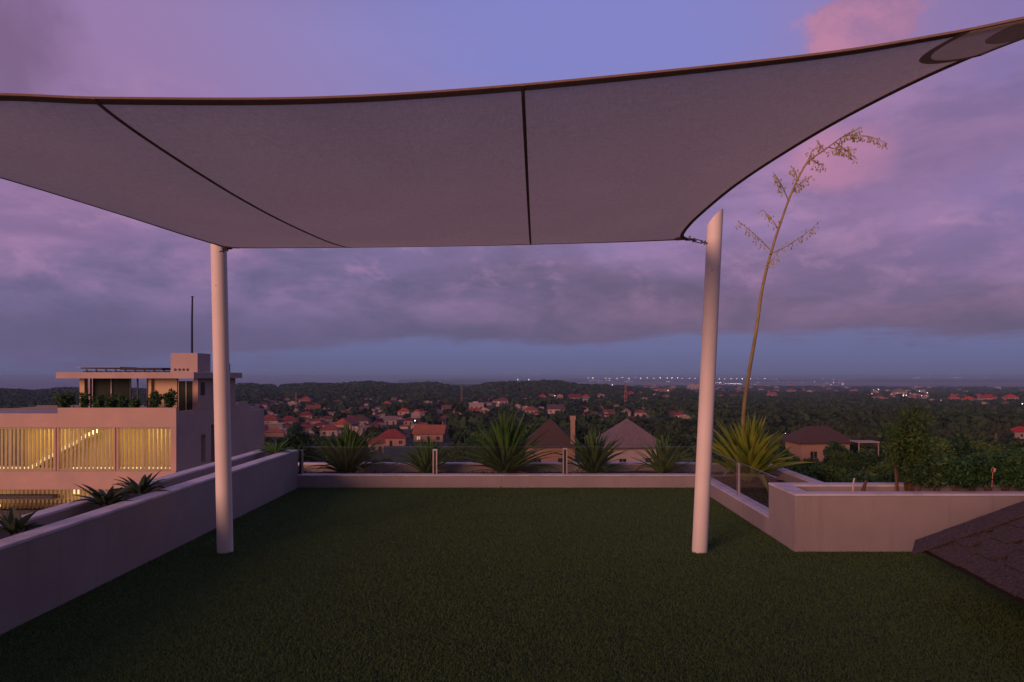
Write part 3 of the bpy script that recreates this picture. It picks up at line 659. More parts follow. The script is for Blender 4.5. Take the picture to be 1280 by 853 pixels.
for (a, b, c_, d_, sg, nf) in ((962, 312, 922, 277, -.03, 30), (962, 318, 1026, 276, .05, 34), (972, 285, 953, 262, -.02, 26), (960, 330, 972, 314, .02, 14), (985, 250, 966, 215, -.04, 34), (990, 240, 1012, 222, -.02, 34),
                        (998, 225, 990, 208, 0, 26), (1008, 205, 1016, 186, 0, 30), (1015, 200, 1030, 206, .02, 24), (1030, 188, 1022, 176, 0, 22), (1035, 184, 1068, 187, .02, 40), (1045, 178, 1072, 200, .0, 24), (1050, 173, 1078, 170, -.03, 40),
                        (1078, 170, 1108, 179, -.02, 34), (1060, 167, 1075, 160, 0, 20), (1052, 172, 1046, 186, 0, 18)):
    sprig(at(a, b, Ys), at(c_, d_, Ys+rd.uniform(-.25, .25)), sg, int(nf*1.15))
mb_.build('flower_branch', M['stalk'], stk, True); mbl.build('blossoms', M['blossom'], stk)

# leafy shrubs ---------------------------------------------------------------
def leaves_np(cen, rad3, n, size, seed, shell=.45, asp=.5, updown=.2):
    """leaf quads spread through an ellipsoid; cen (k,3), rad3 (k,3)"""
    rg = np.random.default_rng(seed); k = len(cen); w = np.prod(rad3, 1)**(2/3); w = w/w.sum(); ch = rg.choice(k, n, p=w)
    d = rg.normal(size=(n, 3)); d /= np.linalg.norm(d, axis=1)[:, None]; rr = (shell+(1-shell)*rg.random(n)**.6)
    p = cen[ch]+d*rad3[ch]*rr[:, None]
    a = rg.normal(size=(n, 3)); a[:, 2] -= .3; a /= np.linalg.norm(a, axis=1)[:, None]
    nn = d+rg.normal(size=(n, 3))*.55; b = np.cross(nn, a); b /= np.linalg.norm(b, axis=1)[:, None]
    s = size*(.6+.8*rg.random(n))[:, None]
    V = np.stack([p-a*s*.5, p+b*s*asp*.5, p+a*s*.5, p-b*s*asp*.5], 1).reshape(-1, 3)
    return V, np.arange(n*4).reshape(-1, 4)
def shrub(name, label, loc, hh, rr, n, leaf, seed, mt='leaf_shrub', bark='bark', stems=5, bare=.3, group=None, cat='shrub', asp=.45):
    rd = random.Random(seed); r = empty(name, loc); tag(r, label, cat, group); m = MB(); L0 = Vector(loc); cen = []; rds = []
    for i in range(stems):
        a = rd.uniform(0, 6.28); tip = Vector((math.cos(a)*rr*rd.uniform(.1, .65), math.sin(a)*rr*rd.uniform(.1, .65), hh*rd.uniform(.62, .95)))
        b = Vector((rd.uniform(-.02, .02), rd.uniform(-.02, .02), -.02)); mid = b.lerp(tip, .5)+Vector((rd.uniform(-.03, .03)*rr*4, rd.uniform(-.03, .03)*rr*4, 0))
        pts = [L0+b, L0+b.lerp(mid, .5), L0+mid, L0+mid.lerp(tip, .5), L0+tip]
        m.tube(pts, [hh*.018, hh*.015, hh*.011, hh*.008, hh*.003], 6)
        for q in (mid.lerp(tip, .35), tip.lerp(mid, .1)):
            if q.z > hh*bare: cen.append(q+Vector((rd.uniform(-.2, .2)*rr, rd.uniform(-.2, .2)*rr, 0))); rds.append([rr*rd.uniform(.38, .6), rr*rd.uniform(.38, .6), hh*rd.uniform(.14, .24)])
    m.build('stem', M[bark], r, True)
    V, Q = leaves_np(np.array([list(c) for c in cen]), np.array(rds), n, leaf, seed, .25, asp)
    npmesh('foliage', V, Q, M[mt], parent=r)
    return r
GS = 'leafy shrubs in the raised planter'
spots = [(1146, 6.55, .40, .20), (1170, 6.60, .34, .2), (1192, 6.5, .42, .22), (1214, 6.58, .38, .21), (1236, 6.5, .44, .22), (1256, 6.58, .42, .22), (1276, 6.5, .46, .24), (1300, 6.55, .44, .24)]
lbs = ['dark leafy shrub just right of the thin sapling in the raised planter', 'low dark shrub, second from the sapling in the raised planter', 'dark shrub halfway between the sapling and the pink flower', 'dense dark shrub with bare twisted stems left of the pink flower',
       'dark shrub carrying the small pink flower', 'dark shrub right of the pink flower', 'dark leafy shrub rising at the right frame edge in the raised planter', 'dark shrub cut off by the right frame edge']
for (px, Y, h_, r_), lb, i in zip(spots, lbs, range(9)):
    shrub('planter_shrub', lb, ((px-VX)/F*Y, Y, .43), h_, r_, 1500, .045, 40+i, group=GS, stems=6, bare=.35)
shrub('sapling', 'thin reddish stemmed sapling with sparse olive leaves in the raised planter', ((1122-VX)/F*6.5, 6.5, .43), .74, .14, 900, .035, 60, 'leaf_sap', 'bark_red', stems=2, bare=.5, cat='sapling')
sapl = shrub('small_tree', 'small feathery tree rising above the shrubs right of the sapling', ((1136-VX)/F*6.68, 6.68, .43), .88, .34, 3600, .036, 61, 'leaf_sap', 'bark', stems=6, bare=.4, cat='small tree')
o = MB(); c0 = at(1241, 588, 6.40)
for k in range(6):
    a = k*math.pi/3; o.add([c0, c0+Vector((math.cos(a)*.02, -.006, math.sin(a)*.024)), c0+Vector((math.cos(a+.5)*.028, -.012, math.sin(a+.5)*.03)), c0+Vector((math.cos(a+1)*.02, -.006, math.sin(a+1)*.024))], [(0, 1, 2, 3)])
o.tube([c0+Vector((0, .0, -.02)), c0+Vector((.005, .02, -.16))], .003, 6)
fo = o.build('flower', M['flower'], loc=c0); tag(fo, 'small pink flower on a dark shrub in the raised planter', 'flower')
# cut stumps in the planter
s1 = MB().tube([at(1067, 619, 6.5), at(1066, 607, 6.5), at(1068, 598, 6.52)], [.012, .010, .007], 8).build('cut_stem', M['plastic'], loc=at(1067, 618, 6.5), smooth=True); tag(s1, 'pale cut stem standing in the bare part of the raised planter', 'stem')
s2 = MB().tube([at(1078, 619, 6.5), at(1080, 609, 6.5), at(1083, 601, 6.5)], [.02, .017, .013], 8).build('cut_stem', M['bark'], loc=at(1078, 618, 6.5), smooth=True); tag(s2, 'thick dark cut stem right of the pale one in the raised planter', 'stem')
# sparse creeping ground cover in the beds
V1, Q1 = leaves_np(np.array([[-3.4+.25*i, 10.42, .06] for i in range(25)]), np.array([[.25, .45, .05]]*25), 9000, .05, 70, .0, .35)
V2, Q2 = leaves_np(np.array([[3.2, 7.0+.3*i, .05] for i in range(13)]), np.array([[.5, .25, .05]]*13), 5000, .05, 71, .0, .35)
M['cover'] = mat('ground_cover_leaf', (.05, .05, .03), (.08, .06, .04), 8, .8, trans=.15)
o = npmesh('ground_cover', np.concatenate([V1, V2]), np.concatenate([Q1, Q2+len(V1)]), M['cover']); tag(o, 'sparse brownish ground cover in the beds behind the glass', 'ground cover', kind='stuff')

# ------------------------------------------------------------------ white villa on the left
vr = empty('villa', (-22, 36, -9)); tag(vr, 'modern flat roofed villa with lit vertical louvres on the left', 'building')
XF, YF, XW = -18.35, 36.0, -34.0
pm = F/36.0
zy = lambda y, Y=36.0: H-(y-VY)*Y/F
xx_ = lambda x, Y=36.0: (x-VX)*Y/F
M['glow'] = emis('warm_strip_light', (1, .74, .34), .6); M['glow2'] = emis('warm_lamp', (1, .75, .4), .7)
M['interior'] = mat('interior_wall', (.72, .62, .26), (.62, .54, .22), .7, .9)
# massing
zt, zt2 = zy(510), zy(517)            # parapet tops
zA, zB = zy(534.5), zy(589)           # louvre opening
zC = zy(612)
MB().box(xx_(72), YF, zA, XF, YF+.25, zt).box(XW, YF, zA, xx_(72)-.003, YF+.25, zt2).build('parapet', M['villa'], vr)
MB().box(XW, YF-.06, zC, XF+.004, YF+.25, zB-.004).build('floor_band', M['villa'], vr)
MB().box(XF-.30, YF+.001, zB, XF, YF+.25, zA-.003).build('corner_pier', M['villa'], vr)
# side wall with stepped top and slots
sw = MB(); Y1 = 48.0
def sidewall(y0, y1, z0, z1): sw.box(XF-.25, y0, z0, XF-.001, y1, z1)
slots = [(251, 257, 543, 579), (264.5, 268, 531, 579)]
Yx = lambda x: XF*F/(x-VX)
ya, yb = Yx(251.5), Yx(257); yc, yd = Yx(264), Yx(269)
sidewall(YF+.26, ya, -9, -.3); sidewall(ya, yb, -9, zy(579, ya)); sidewall(ya, yb, zy(544, ya), -.3); sidewall(yb, yc, -9, -.3)
sidewall(yc, yd, -9, zy(579, yc)); sidewall(yc, yd, zy(531, yc), -.3); sidewall(yd, 45.8, -9, -.3); sidewall(45.8, Y1, -9, -.72)
sidewall(43.8, 45.3, -.3, -.1)
sw.build('side_wall', M['villa'], vr)
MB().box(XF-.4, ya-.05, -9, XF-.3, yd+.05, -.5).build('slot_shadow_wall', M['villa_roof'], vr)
MB().box(XW, YF+.26, -.75, XF-.26, Y1, -.55).build('terrace_roof', M['villa_roof'], vr)
MB().box(XW, YF+.26, -9, XF-.26, Y1, -7.2).box(XW, Y1, -9, XF, Y1+.2, -.72).build('unseen_rear_wall', M['villa'], vr)
# lit corridor behind louvres
yI = YF+2.4
MB().box(XW, yI, zB-.1, XF-.41, yI+.1, zA+.1).build('inner_wall', M['interior'], vr)
MB().box(XW, YF+.26, zB-.2, XF-.41, yI, zB-.03).build('corridor_floor', M['villa'], vr)
MB().box(XW, YF+.26, zA+.03, XF-.41, yI, zA+.15).build('corridor_ceiling', M['interior'], vr)
# staircase seen through the louvres, with a light strip under the handrail
stp = MB(); gl_ = MB(); Ys_ = YF+1.5
x0s, y0s, x1s, y1s = 30, 588, 122, 536
for k in range(22):
    u0, u1 = k/22, (k+1)/22
    xa, xb = xx_(x0s+(x1s-x0s)*u0, Ys_), xx_(x0s+(x1s-x0s)*u1, Ys_); z_ = zy(y0s+(y1s-y0s)*u0, Ys_)
    stp.box(xa, Ys_, z_-.12, xb, Ys_+.8, z_); gl_.box(xa+.02, Ys_-.02, z_-.10, xb-.02, Ys_-.003, z_+.10)
stc = stp.build('staircase', M['interior'], vr); gl_.build('stair_light', M['glow'], stc)
gs = MB(); gs2 = MB()
for k in range(80):
    x_ = XW+1+k*.19
    if x_ < XF-.7 and (x_ > xx_(75) or x_ < xx_(30)) : (gs if x_ > xx_(60) else gs2).box(x_, YF+.8, zB-.02, x_+.13, YF+.9, zB+.09)
gs.build('floor_light', M['glow'], vr); gs2.build('floor_light', M['glow'], vr)
# bays of slats
bays = [(-60, -8), (-2, 64.5), (75, 140), (149, 211)]
for (xa, xb) in bays:
    b = MB(); wa, wb = xx_(xa), xx_(xb); nsl = max(3, int(round((xb-xa)/5.15)))
    for k in range(nsl):
        cx_ = wa+(wb-wa)*(k+.5)/nsl; w_ = .052+.02*((k*7) % 3)/2
        th_ = .5+.3*math.sin(k*1.7+xa)
        b.box(cx_-w_, YF+.08, zB+.10, cx_+w_, YF+.12, zA-.09)
    lv = b.build('louvre', M['louvre'], vr)
    fr_ = MB(); fr_.box(wa-.04, YF+.05, zA-.088, wb+.04, YF+.18, zA-.004).box(wa-.04, YF+.02, zB+.003, wb+.04, YF+.16, zB+.098).box((wa+wb)/2-.02, YF+.13, zB+.1, (wa+wb)/2+.02, YF+.17, zA-.09)
    fr_.build('louvre_frame', M['louvre'], lv)
for (xa, xb) in ((66, 69), (70.5, 73), (141, 143.5), (145, 147.5), (212.5, 214.5)):
    MB().box(xx_(xa), YF+.03, zB+.005, xx_(xb), YF+.24, zA-.006).build('post', M['villa'], vr)
# warm lamps that the house really has: ceiling lamps in the corridor
for k, x_ in enumerate((-20.5, -23.5, -26.5, -29.5)):
    l = bpy.data.lights.new('corridor_lamp', 'POINT'); l.energy = 30; l.color = (1, .70, .22); l.shadow_soft_size = .15
    lo_ = bpy.data.objects.new('corridor_lamp', l); COL.objects.link(lo_); lo_.parent = vr; lo_.location = Vector((x_, YF+1.35, zA-.35))-vr.location
# lower floor: slats and recess
MB().box(XW, YF+.9, -9, XF-.3, YF+1.0, zC+.3).build('lower_wall', M['interior'], vr)
b = MB()
for k in range(60):
    x_ = XW+1.5+k*.22
    if x_ < XF-2.2: b.box(x_, YF+.04, -7.2, x_+.09, YF+.08, zC-.004)
b.build('louvre', M['louvre'], vr)
MB().box(xx_(80), YF+.65, zC-.35, xx_(90), YF+.7, zC-.10).build('lamp', M['glow2'], vr)
for x_ in (-24.0, -28):
    l = bpy.data.lights.new('porch_lamp', 'POINT'); l.energy = 4; l.color = (1, .6, .22); l.shadow_soft_size = .12
    lo_ = bpy.data.objects.new('porch_lamp', l); COL.objects.link(lo_); lo_.parent = vr; lo_.location = Vector((x_, YF+.3, zC-.5))-vr.location
# penthouse
Yp = 37.2
MB().box(xx_(70, Yp), Yp, 1.46, -18.0, 43.6, 1.80, bev=.03).build('roof_slab', M['villa_slab'], vr)
MB().box(XF-.2, 38.4, -.29, XF+.001, 43.4, 1.455).box(xx_(242, 38.4), 38.4, -.5, XF-.202, 38.6, 1.455).build('penthouse_wall', M['villa'], vr)
MB().box(xx_(190, 38.4), 38.42, -.5, xx_(221, 38.4), 38.6, 1.455).build('cream_wall', M['cream'], vr)
M['glass_green'] = mat('green_glass', (.02, .035, .03), (.03, .05, .04), .8, .6, spec=.08)
wn = MB().box(xx_(222, 38.4), 38.44, -.45, xx_(242, 38.4)-.003, 38.56, 1.30).build('window', M['glass_green'], vr)
wfr = MB(); xa, xb = xx_(222, 38.4), xx_(242, 38.4)
for x_ in (xa+.02, (xa+xb)/2, xb-.06): wfr.box(x_, 38.40, -.44, x_+.05, 38.438, 1.3)
wfr.box(xa, 38.39, -.50, xb+.1, 38.438, -.452).build('frame', M['villa_slab'], wn)
M['glass_green'] = mat('green_glass', (.02, .035, .03), (.03, .05, .04), .8, .6, spec=.08)
MB().box(xx_(116, 38.8), 38.8, -.55, xx_(161, 38.8), 38.84, 1.455).build('window', M['glass_green'], vr)
MB().box(XW+.1, yI-.02, zB-.03, xx_(24, 38), yI-.003, zA).build('dim_end_sheet', M['dark'], vr)  # near-black sheet painted in for the dim left end of the corridor
cur = MB()
for k in range(16): x_ = xx_(119, 38.7)+k*.12; cur.box(x_, 38.74, -.5, x_+.05+.03*(k % 3), 38.76, 1.44) if k in (7,) else None
cur.build('window_mullion', M['villa_roof'], vr)
MB().box(xx_(99.5, 38.3), 38.3, -.5, xx_(105.5, 38.3), 38.6, 1.455).build('column', M['cream'], vr)
MB().box(xx_(186, 38.3), 38.25, -.5, xx_(189.5, 38.3), 38.5, 1.455).build('column', M['cream'], vr)
for x_ in (112.5, 162, 183.5, 171): MB().box(xx_(x_-.7, 38.6), 38.65, -.5, xx_(x_+.7, 38.6), 38.72, 1.455).build('window_post', M['dark'], vr)
sd_ = MB(); sd_.box(XF+.002, Yx(251), zy(494, 39), XF+.03, Yx(255.5), zy(478, 39)); sd_.build('window', M['dark'], vr)
# far room wall with opening, so hill and sky show through the glazed bay
MB().box(xx_(108, 43), 43.2, -.5, xx_(158, 43), 43.4, 1.455).build('rear_panel', M['villa_roof'], vr)
# water tank house on the roof, vents, solar panels, mast
tk = MB().box(-19.93, 38.5, 1.80, -18.42, 40.1, 2.89, bev=.02).build('tank_house', M['villa_slab'], vr)
for x_ in (219, 224.5, 229.5, 234.5): q = at(x_, 462.3, 38.49); MB().tube([q, q+Vector((0, -.012, 0))], .075, 12).build('vent_hole', M['dark'], tk)
sp_ = MB().box(xx_(112, 39), 38.2, 2.0, xx_(160, 39), 40.6, 2.07).box(xx_(160.3, 39), 38.2, 1.93, xx_(212, 39), 40.6, 2.05)
MB().box(xx_(96, 38.6), 38.6, 2.075, xx_(150, 38.6), 40.3, 2.10).build('panel_rim', M['villa_slab'], vr)
sp_.build('solar_panel', M['panel'], vr)
sp2 = MB()
for k in range(9): x_ = xx_(110+k*12, 38.6); sp2.box(x_, 38.4, 1.80, x_+.06, 38.46, 1.97); sp2.box(x_-.25, 38.5, 1.801, x_+.2, 38.8, 1.87)
sp2.build('panel_mount', M['dark'], vr)
ms = MB().tube([at(240, 442, 39), at(240, 400, 39), at(240.5, 371, 39)], [.065, .055, .045], 8).tube([at(239, 371, 39), at(242, 371, 39)], .03, 6).build('roof_mast', M['dark'], loc=at(240, 442, 39)); tag(ms, 'thin dark mast standing on the villa roof', 'mast')
MB().box(-18.3, 41.5, 1.801, -17.98-.1, 42.0, 2.35).build('roof_equipment', M['darksteel'], vr)
GV = 'shrubs along the villa parapet'
for i, (px, w_, h_, lb) in enumerate(((84, .62, .95, 'dense dark bush at the left end of the villa parapet'), (103, .36, .9, 'bush in front of the first cream column of the villa'), (122, .42, .75, 'bush below the left edge of the villa glazing'), (139, .45, .8, 'bush below the middle of the villa glazing'),
                              (155, .4, .7, 'bush below the right end of the villa glazing'), (171, .38, .55, 'low bush in front of the open bay of the villa'), (194, .42, .95, 'left of the two leafy shrubs before the cream wall'), (213, .42, .95, 'right of the two leafy shrubs before the cream wall'))):
    shrub('parapet_shrub', lb, (xx_(px, 36.9), 36.9, -.55), h_+.35, w_, 700, .16, 90+i, group=GV, stems=5, bare=.25)
# shiny rim and gear on the lower roof
g1 = MB().box(XW, 47.6, -.545, -26.5, 47.7, -.45).box(XW, 44.0, -.545, -27.5, 44.1, -.48).tube([(-30.0, 44, -.5), (-30.0, 44, .05)], .05, 8).tube([(-30.2, 44, .1), (-29.8, 44, .1)], .1, 8).build('roof_pipes', M['darksteel'], vr)
# pool and pool deck in front of the villa
M['water'] = mat('pool_water', (.03, .035, .04), None, rough=.03, spec=1.0, bump=.55, bscale=1.3)
MB().box(-34, YF-.5, zy(624, 35.5), xx_(74), YF-.1, zy(619.5, 35.5)).build('porch_beam', M['dark'], vr)
pw = MB().add([(-36, 20, -5.1), (-12, 20, -5.1), (-12, 36.9, -5.1), (-36, 36.9, -5.1)], [(0, 1, 2, 3)]).build('pool_water', M['water']); tag(pw, kind='structure')
pc = MB().box(-36, 20, -9.4, -12, 35.9, -5.15).build('courtyard', M['villa_roof']); tag(pc, kind='structure')

# ------------------------------------------------------------------ houses
M['red'] = mat('red_clay_roof', (.21, .048, .035), (.13, .038, .03), .9, .85, rnd=.35)
M['orange'] = mat('orange_clay_roof', (.28, .085, .055), (.20, .065, .05), .9, .85, rnd=.3)
M['brown'] = mat('brown_shingle_roof', (.10, .065, .055), (.07, .048, .042), 2.5, .95, rnd=.2, stretch=(1, 1, 6))
M['greyroof'] = mat('weathered_grey_roof', (.27, .21, .20), (.13, .10, .10), 2.2, .9, stretch=(3, 3, .8), rnd=.1, c3=(.10, .08, .085), s3=1.3)
M['bright'] = mat('bright_red_roof', (.42, .055, .025), (.34, .045, .022), .5, .8, rnd=.15)
M['pale'] = mat('pale_wall', (.40, .33, .30), (.34, .28, .26), .5, .9, rnd=.25)
M['pale2'] = mat('lavender_white_wall', (.60, .52, .52), (.54, .47, .47), .5, .9)
M['pinkw'] = mat('salmon_wall', (.42, .28, .23), (.37, .25, .20), .5, .9, rnd=.15)
M['pane'] = mat('dark_window', (.03, .03, .035), None, rough=.2, spec=.6)
M['litpane'] = emis('lit_window', (1, .62, .3), .25)
def house(name, loc, w, d, wh, rh, eave, roof='red', wall='pale', kind='hip', rot=0.0, detail=2, lit=0, ridge=None):
    r = empty(name, (0, 0, 0)); hw, hd_ = w/2, d/2
    MB().box(-hw, -hd_, -1.5, hw, hd_, wh).build('wall', M[wall], r)
    e = eave; m = MB(); z0 = wh+.003; a, b = hw+e, hd_+e
    if kind == 'hip':
        rl = max(a-b, 0)*.9 if ridge is None else ridge
        vs = [(-a, -b, z0), (a, -b, z0), (a, b, z0), (-a, b, z0), (-a, -b, z0+.18), (a, -b, z0+.18), (a, b, z0+.18), (-a, b, z0+.18), (-rl-.01, 0, z0+rh), (rl+.01, 0, z0+rh)]
        m.add(vs, [(3, 2, 1, 0), (0, 1, 5, 4), (1, 2, 6, 5), (2, 3, 7, 6), (3, 0, 4, 7), (4, 5, 9, 8), (5, 6, 9), (6, 7, 8, 9), (7, 4, 8)])
    elif kind == 'gable':
        vs = [(-a, -b, z0), (a, -b, z0), (a, b, z0), (-a, b, z0), (-a, 0, z0+rh), (a, 0, z0+rh), (-a, -b, z0+.15), (a, -b, z0+.15), (a, b, z0+.15), (-a, b, z0+.15)]
        m.add(vs, [(3, 2, 1, 0), (0, 1, 7, 6), (2, 3, 9, 8), (6, 7, 5, 4), (8, 9, 4, 5), (0, 6, 4, 9, 3), (1, 2, 8, 5, 7)])
    else:
        m.box(-a, -b, z0, a, b, z0+.3); m.box(-hw*.5, -hd_*.5, z0+.3, hw*.2, hd_*.3, z0+1.2)
    m.build('roof', M[roof], r)
    if detail >= 1:
        nw = max(2, int(w/3.2))
        for i in range(nw):
            cx_ = -hw+w*(i+.5)/nw
            isd = (i == nw//2)
            if isd: MB().box(cx_-.5, -hd_-.04, 0, cx_+.5, -hd_-.003, 2.1).build('door', M['pane'], r)
            else:
                wn_ = MB().box(cx_-.6, -hd_-.03, .9, cx_+.6, -hd_-.004, 2.1).build('window', M['litpane'] if (lit and i == 0) else M['pane'], r)
                if detail >= 2:
                    MB().box(cx_-.72, -hd_-.07, .78, cx_+.72, -hd_-.003, .89).box(cx_-.04, -hd_-.05, .9, cx_+.04, -hd_-.031, 2.1).build('frame', M['pale'], wn_)
    r.location = loc; r.rotation_euler = (0, 0, R(rot)); return r
HB = []      # (distance, x0, x1, ytop, ybottom) of everything the wood must not bury
def reg(X, Y, zb, w, h, strict=1): 
    px = VX+F*X/Y; HB.append((Y, px-w/2*F/Y, px+w/2*F/Y, VY-(zb+h-H)*F/Y, VY-(zb+(2.1 if strict else 1.2)-H)*F/Y, strict, X, w))
# the two pyramid roofs just below the terrace
def hat(px, py, Y): p = at(px, py, Y); return p
h1 = house('house', (at(786, 558, 115).x, 117, -14.2), 9.0, 8.0, 3.9, 4.6, .9, 'greyroof', 'pale2', 'hip', 12, 2, ridge=0.0); tag(h1, 'pale house with a weathered grey pyramid roof, below the back planter', 'house'); reg(h1.location.x, 112, -14.2, 11, 9)
MB().box(-1.5, -4.6, 1.6, 3.4, -4.05, 1.95).build('canopy', M['brown'], h1)
h2 = house('house', (at(688, 558, 110).x, 112, -13.6), 7.6, 7.4, 3.9, 4.35, .75, 'brown', 'pinkw', 'hip', -4, 2, ridge=0.0); tag(h2, 'salmon house with a dark brown pyramid roof, left of the brick pillar', 'house'); reg(h2.location.x, 107, -13.6, 9.5, 9)
pp = at(716, 565, 108); pil = MB().box(pp.x-.34, 107.7, -16, pp.x+.34, 108.4, at(716, 521, 108).z-.5).box(pp.x-.45, 107.6, at(716, 521, 108).z-.49, pp.x+.45, 108.5, at(716, 520, 108).z).build('brick_pillar', M['pinkw'], loc=(pp.x, 108, -16)); tag(pil, 'slim salmon chimney pillar between the two pyramid roofs', 'pillar'); reg(pp.x, 107, -14, 3, 9)
h3 = house('house', (at(1030, 552, 122).x, 125, -14.0), 8.9, 6.4, 3.6, 2.8, .9, 'brown', 'pinkw', 'hip', 4, 2, ridge=2.0); tag(h3, 'low salmon house with a wide dark hipped roof among trees on the right', 'house'); reg(h3.location.x, 121, -12.3, 12.5, 8)
cp_ = at(1083, 552, 120); r_ = empty('carport', (cp_.x, 120, -14)); tag(r_, 'small flat roofed carport beside the wide hipped roof house', 'carport')
MB().box(cp_.x-2.2, 118.5, cp_.z-.1, cp_.x+1.6, 121.5, cp_.z+.1).build('roof', M['pale'], r_)
for dx_ in (-2, 1.4): MB().box(cp_.x+dx_, 118.7, -15, cp_.x+dx_+.15, 118.85, cp_.z-.103).build('leg', M['pale'], r_)
reg(cp_.x, 117, -12.3, 4, 4)
# hand placed houses: px, base y, width px, kind, roof, wall, rot, height ratio, lit, label
HL = [
 (490, 557, 50, 'hip', 'red', 'pinkw', 5, 1, 'long salmon house with a dark red roof left of centre, behind the second agave'),
 (538, 552, 52, 'gable', 'orange', 'pinkw', -4, 1, 'long house with an orange tiled roof right of the dark red one'),
 (470, 566, 24, 'gable', 'orange', 'pale', 20, 0, 'small pale gabled house below the long dark red roof'),
 (434, 538, 36, 'gable', 'orange', 'pale', 82, 1, 'pale house with a gable end facing the terrace, beside bright lamps'),
 (450, 533, 36, 'hip', 'brown', 'pale', 0, 0, 'house with a broad dark roof behind the pale gable end'),
 (412, 545, 30, 'hip', 'red', 'pale', 8, 0, 'red roofed house left of the pale gable end'),
 (346, 541, 24, 'flat', 'pale', 'pale', 5, 0, 'white flat roofed house among red roofs at the left'),
 (338, 532, 34, 'hip', 'red', 'pale', 0, 0, 'wide red roof right behind the villa'), (361, 532, 30, 'hip', 'red', 'pale', 10, 0, 'red hipped roof right of the wide red one near the villa'),
 (383, 524, 24, 'hip', 'red', 'pale', 0, 0, 'red roof topping the left cluster, beside a dark tree'), (392, 515, 22, 'gable', 'red', 'pale', 15, 0, 'red gabled roof in the upper left cluster'),
 (383, 505, 22, 'hip', 'red', 'pale', -8, 0, 'highest red roofed house of the left cluster'), (367, 508, 16, 'flat', 'pale', 'pale', 0, 0, 'flat white roof in the upper left cluster'),
 (484, 508, 16, 'hip', 'bright', 'pale', 0, 0, 'bright red roofed house standing alone above the centre left'), (505, 519, 20, 'hip', 'bright', 'pale', 0, 0, 'bright red hipped roof above the long orange roof'),
 (521, 519, 10, 'hip', 'bright', 'pinkw', 0, 0, 'narrow red house right of the bright red hipped roof'), (488, 531, 22, 'gable', 'greyroof', 'pale', 10, 0, 'greyish roof between the red ones, left of centre'),
 (511, 532, 16, 'hip', 'red', 'pinkw', 0, 0, 'small red house beside a bright lamp, left of centre'), (535, 507, 14, 'flat', 'pale', 'pale', 5, 0, 'small pale flat roofed house left of the round tree'),
 (558, 514, 16, 'gable', 'orange', 'pale', 0, 0, 'pale house left of the round dark tree'), (596, 512, 26, 'flat', 'pale', 'pale', 0, 0, 'pale terraced house left of the largest agave'), (590, 520, 24, 'gable', 'orange', 'pinkw', 8, 0, 'reddish house below the pale terraced one'),
 (628, 505, 20, 'hip', 'orange', 'pale', 0, 1, 'house with an orange roof above the largest agave'), (664, 517, 22, 'hip', 'red', 'pale', 6, 0, 'two storey white house with a dark red roof above the brown pyramid roof'), (695, 517, 28, 'gable', 'brown', 'pale', -5, 0, 'brown roofed house right of the white two storey one'),
 (678, 498, 13, 'hip', 'bright', 'pale', 0, 0, 'red roof on the wooded slope above the brown pyramid roof'), (700, 498, 10, 'flat', 'pale', 'pinkw', 0, 0, 'tall narrow salmon building on the wooded slope'), (718, 501, 20, 'gable', 'red', 'pale', 5, 0, 'red gabled roof on the wooded slope'),
 (732, 499, 14, 'hip', 'bright', 'pale', 0, 0, 'bright red roof right of the red gable on the slope'), (751, 497, 12, 'flat', 'pale', 'pale', 0, 1, 'white flat house with lights on the wooded slope'), (762, 520, 16, 'gable', 'orange', 'pinkw', 30, 0, 'orange roof above the grey pyramid roof'),
 (783, 520, 20, 'gable', 'greyroof', 'pale', 80, 0, 'grey gable directly behind the grey pyramid roof'), (800, 521, 18, 'hip', 'red', 'pale', 0, 0, 'red roof right behind the grey pyramid roof'), (744, 524, 20, 'hip', 'brown', 'pinkw', 0, 0, 'dull salmon house between the two pyramid roofs'),
 (738, 556, 16, 'gable', 'greyroof', 'pale', 40, 0, 'pale corner of a roof between pillar and grey pyramid roof'), (851, 523, 18, 'hip', 'red', 'pinkw', 0, 1, 'red roofed house left of the right pole'), (788, 494, 12, 'hip', 'bright', 'pale', 0, 0, 'bright red roof beside the red and white mast'),
 (866, 487, 18, 'flat', 'pale', 'pale', 0, 0, 'pale block just left of the right pole near the horizon'), (901, 497, 9, 'hip', 'bright', 'pinkw', 0, 0, 'bright red house just right of the right pole'), (916, 497, 12, 'hip', 'brown', 'pale', 0, 0, 'dull house beside the flower stalk'),
 (965, 496, 14, 'gable', 'orange', 'pale', 20, 1, 'pale gabled house right of the flower stalk'), (989, 491, 14, 'hip', 'red', 'pale', 0, 0, 'red roof right of the pale gabled house'), (949, 519, 11, 'hip', 'bright', 'pale', 0, 0, 'lone red roof in the trees above the wide dark roof'),
 (1275, 548, 30, 'hip', 'bright', 'pale', 10, 0, 'large bright red roof at the right frame edge'), (1124, 494, 20, 'hip', 'greyroof', 'pale', 0, 1, 'large pale house with lights in the far right town'), (1097, 499, 16, 'gable', 'brown', 'pinkw', 0, 0, 'brown house at the left of the far right town'),
 (1192, 501, 16, 'hip', 'bright', 'pale', 0, 0, 'leftmost of the bright red roofs on the far right'), (1211, 503, 18, 'hip', 'bright', 'pale', 8, 0, 'second of the bright red roofs on the far right'), (1234, 502, 22, 'hip', 'bright', 'pale', 0, 0, 'widest of the bright red roofs on the far right'), (1263, 501, 20, 'hip', 'bright', 'pale', -6, 0, 'rightmost of the bright red roofs in the far right row'),
 (1230, 508, 12, 'flat', 'pale', 'pale', 0, 0, 'long pale flat roof below the bright red row'), (1257, 508, 14, 'gable', 'red', 'pinkw', 0, 0, 'red gable below the bright red row'), (1165, 503, 10, 'flat', 'pale', 'pinkw', 0, 0, 'small building beside a lamp between the far right clusters'),
]
seen_l = set()
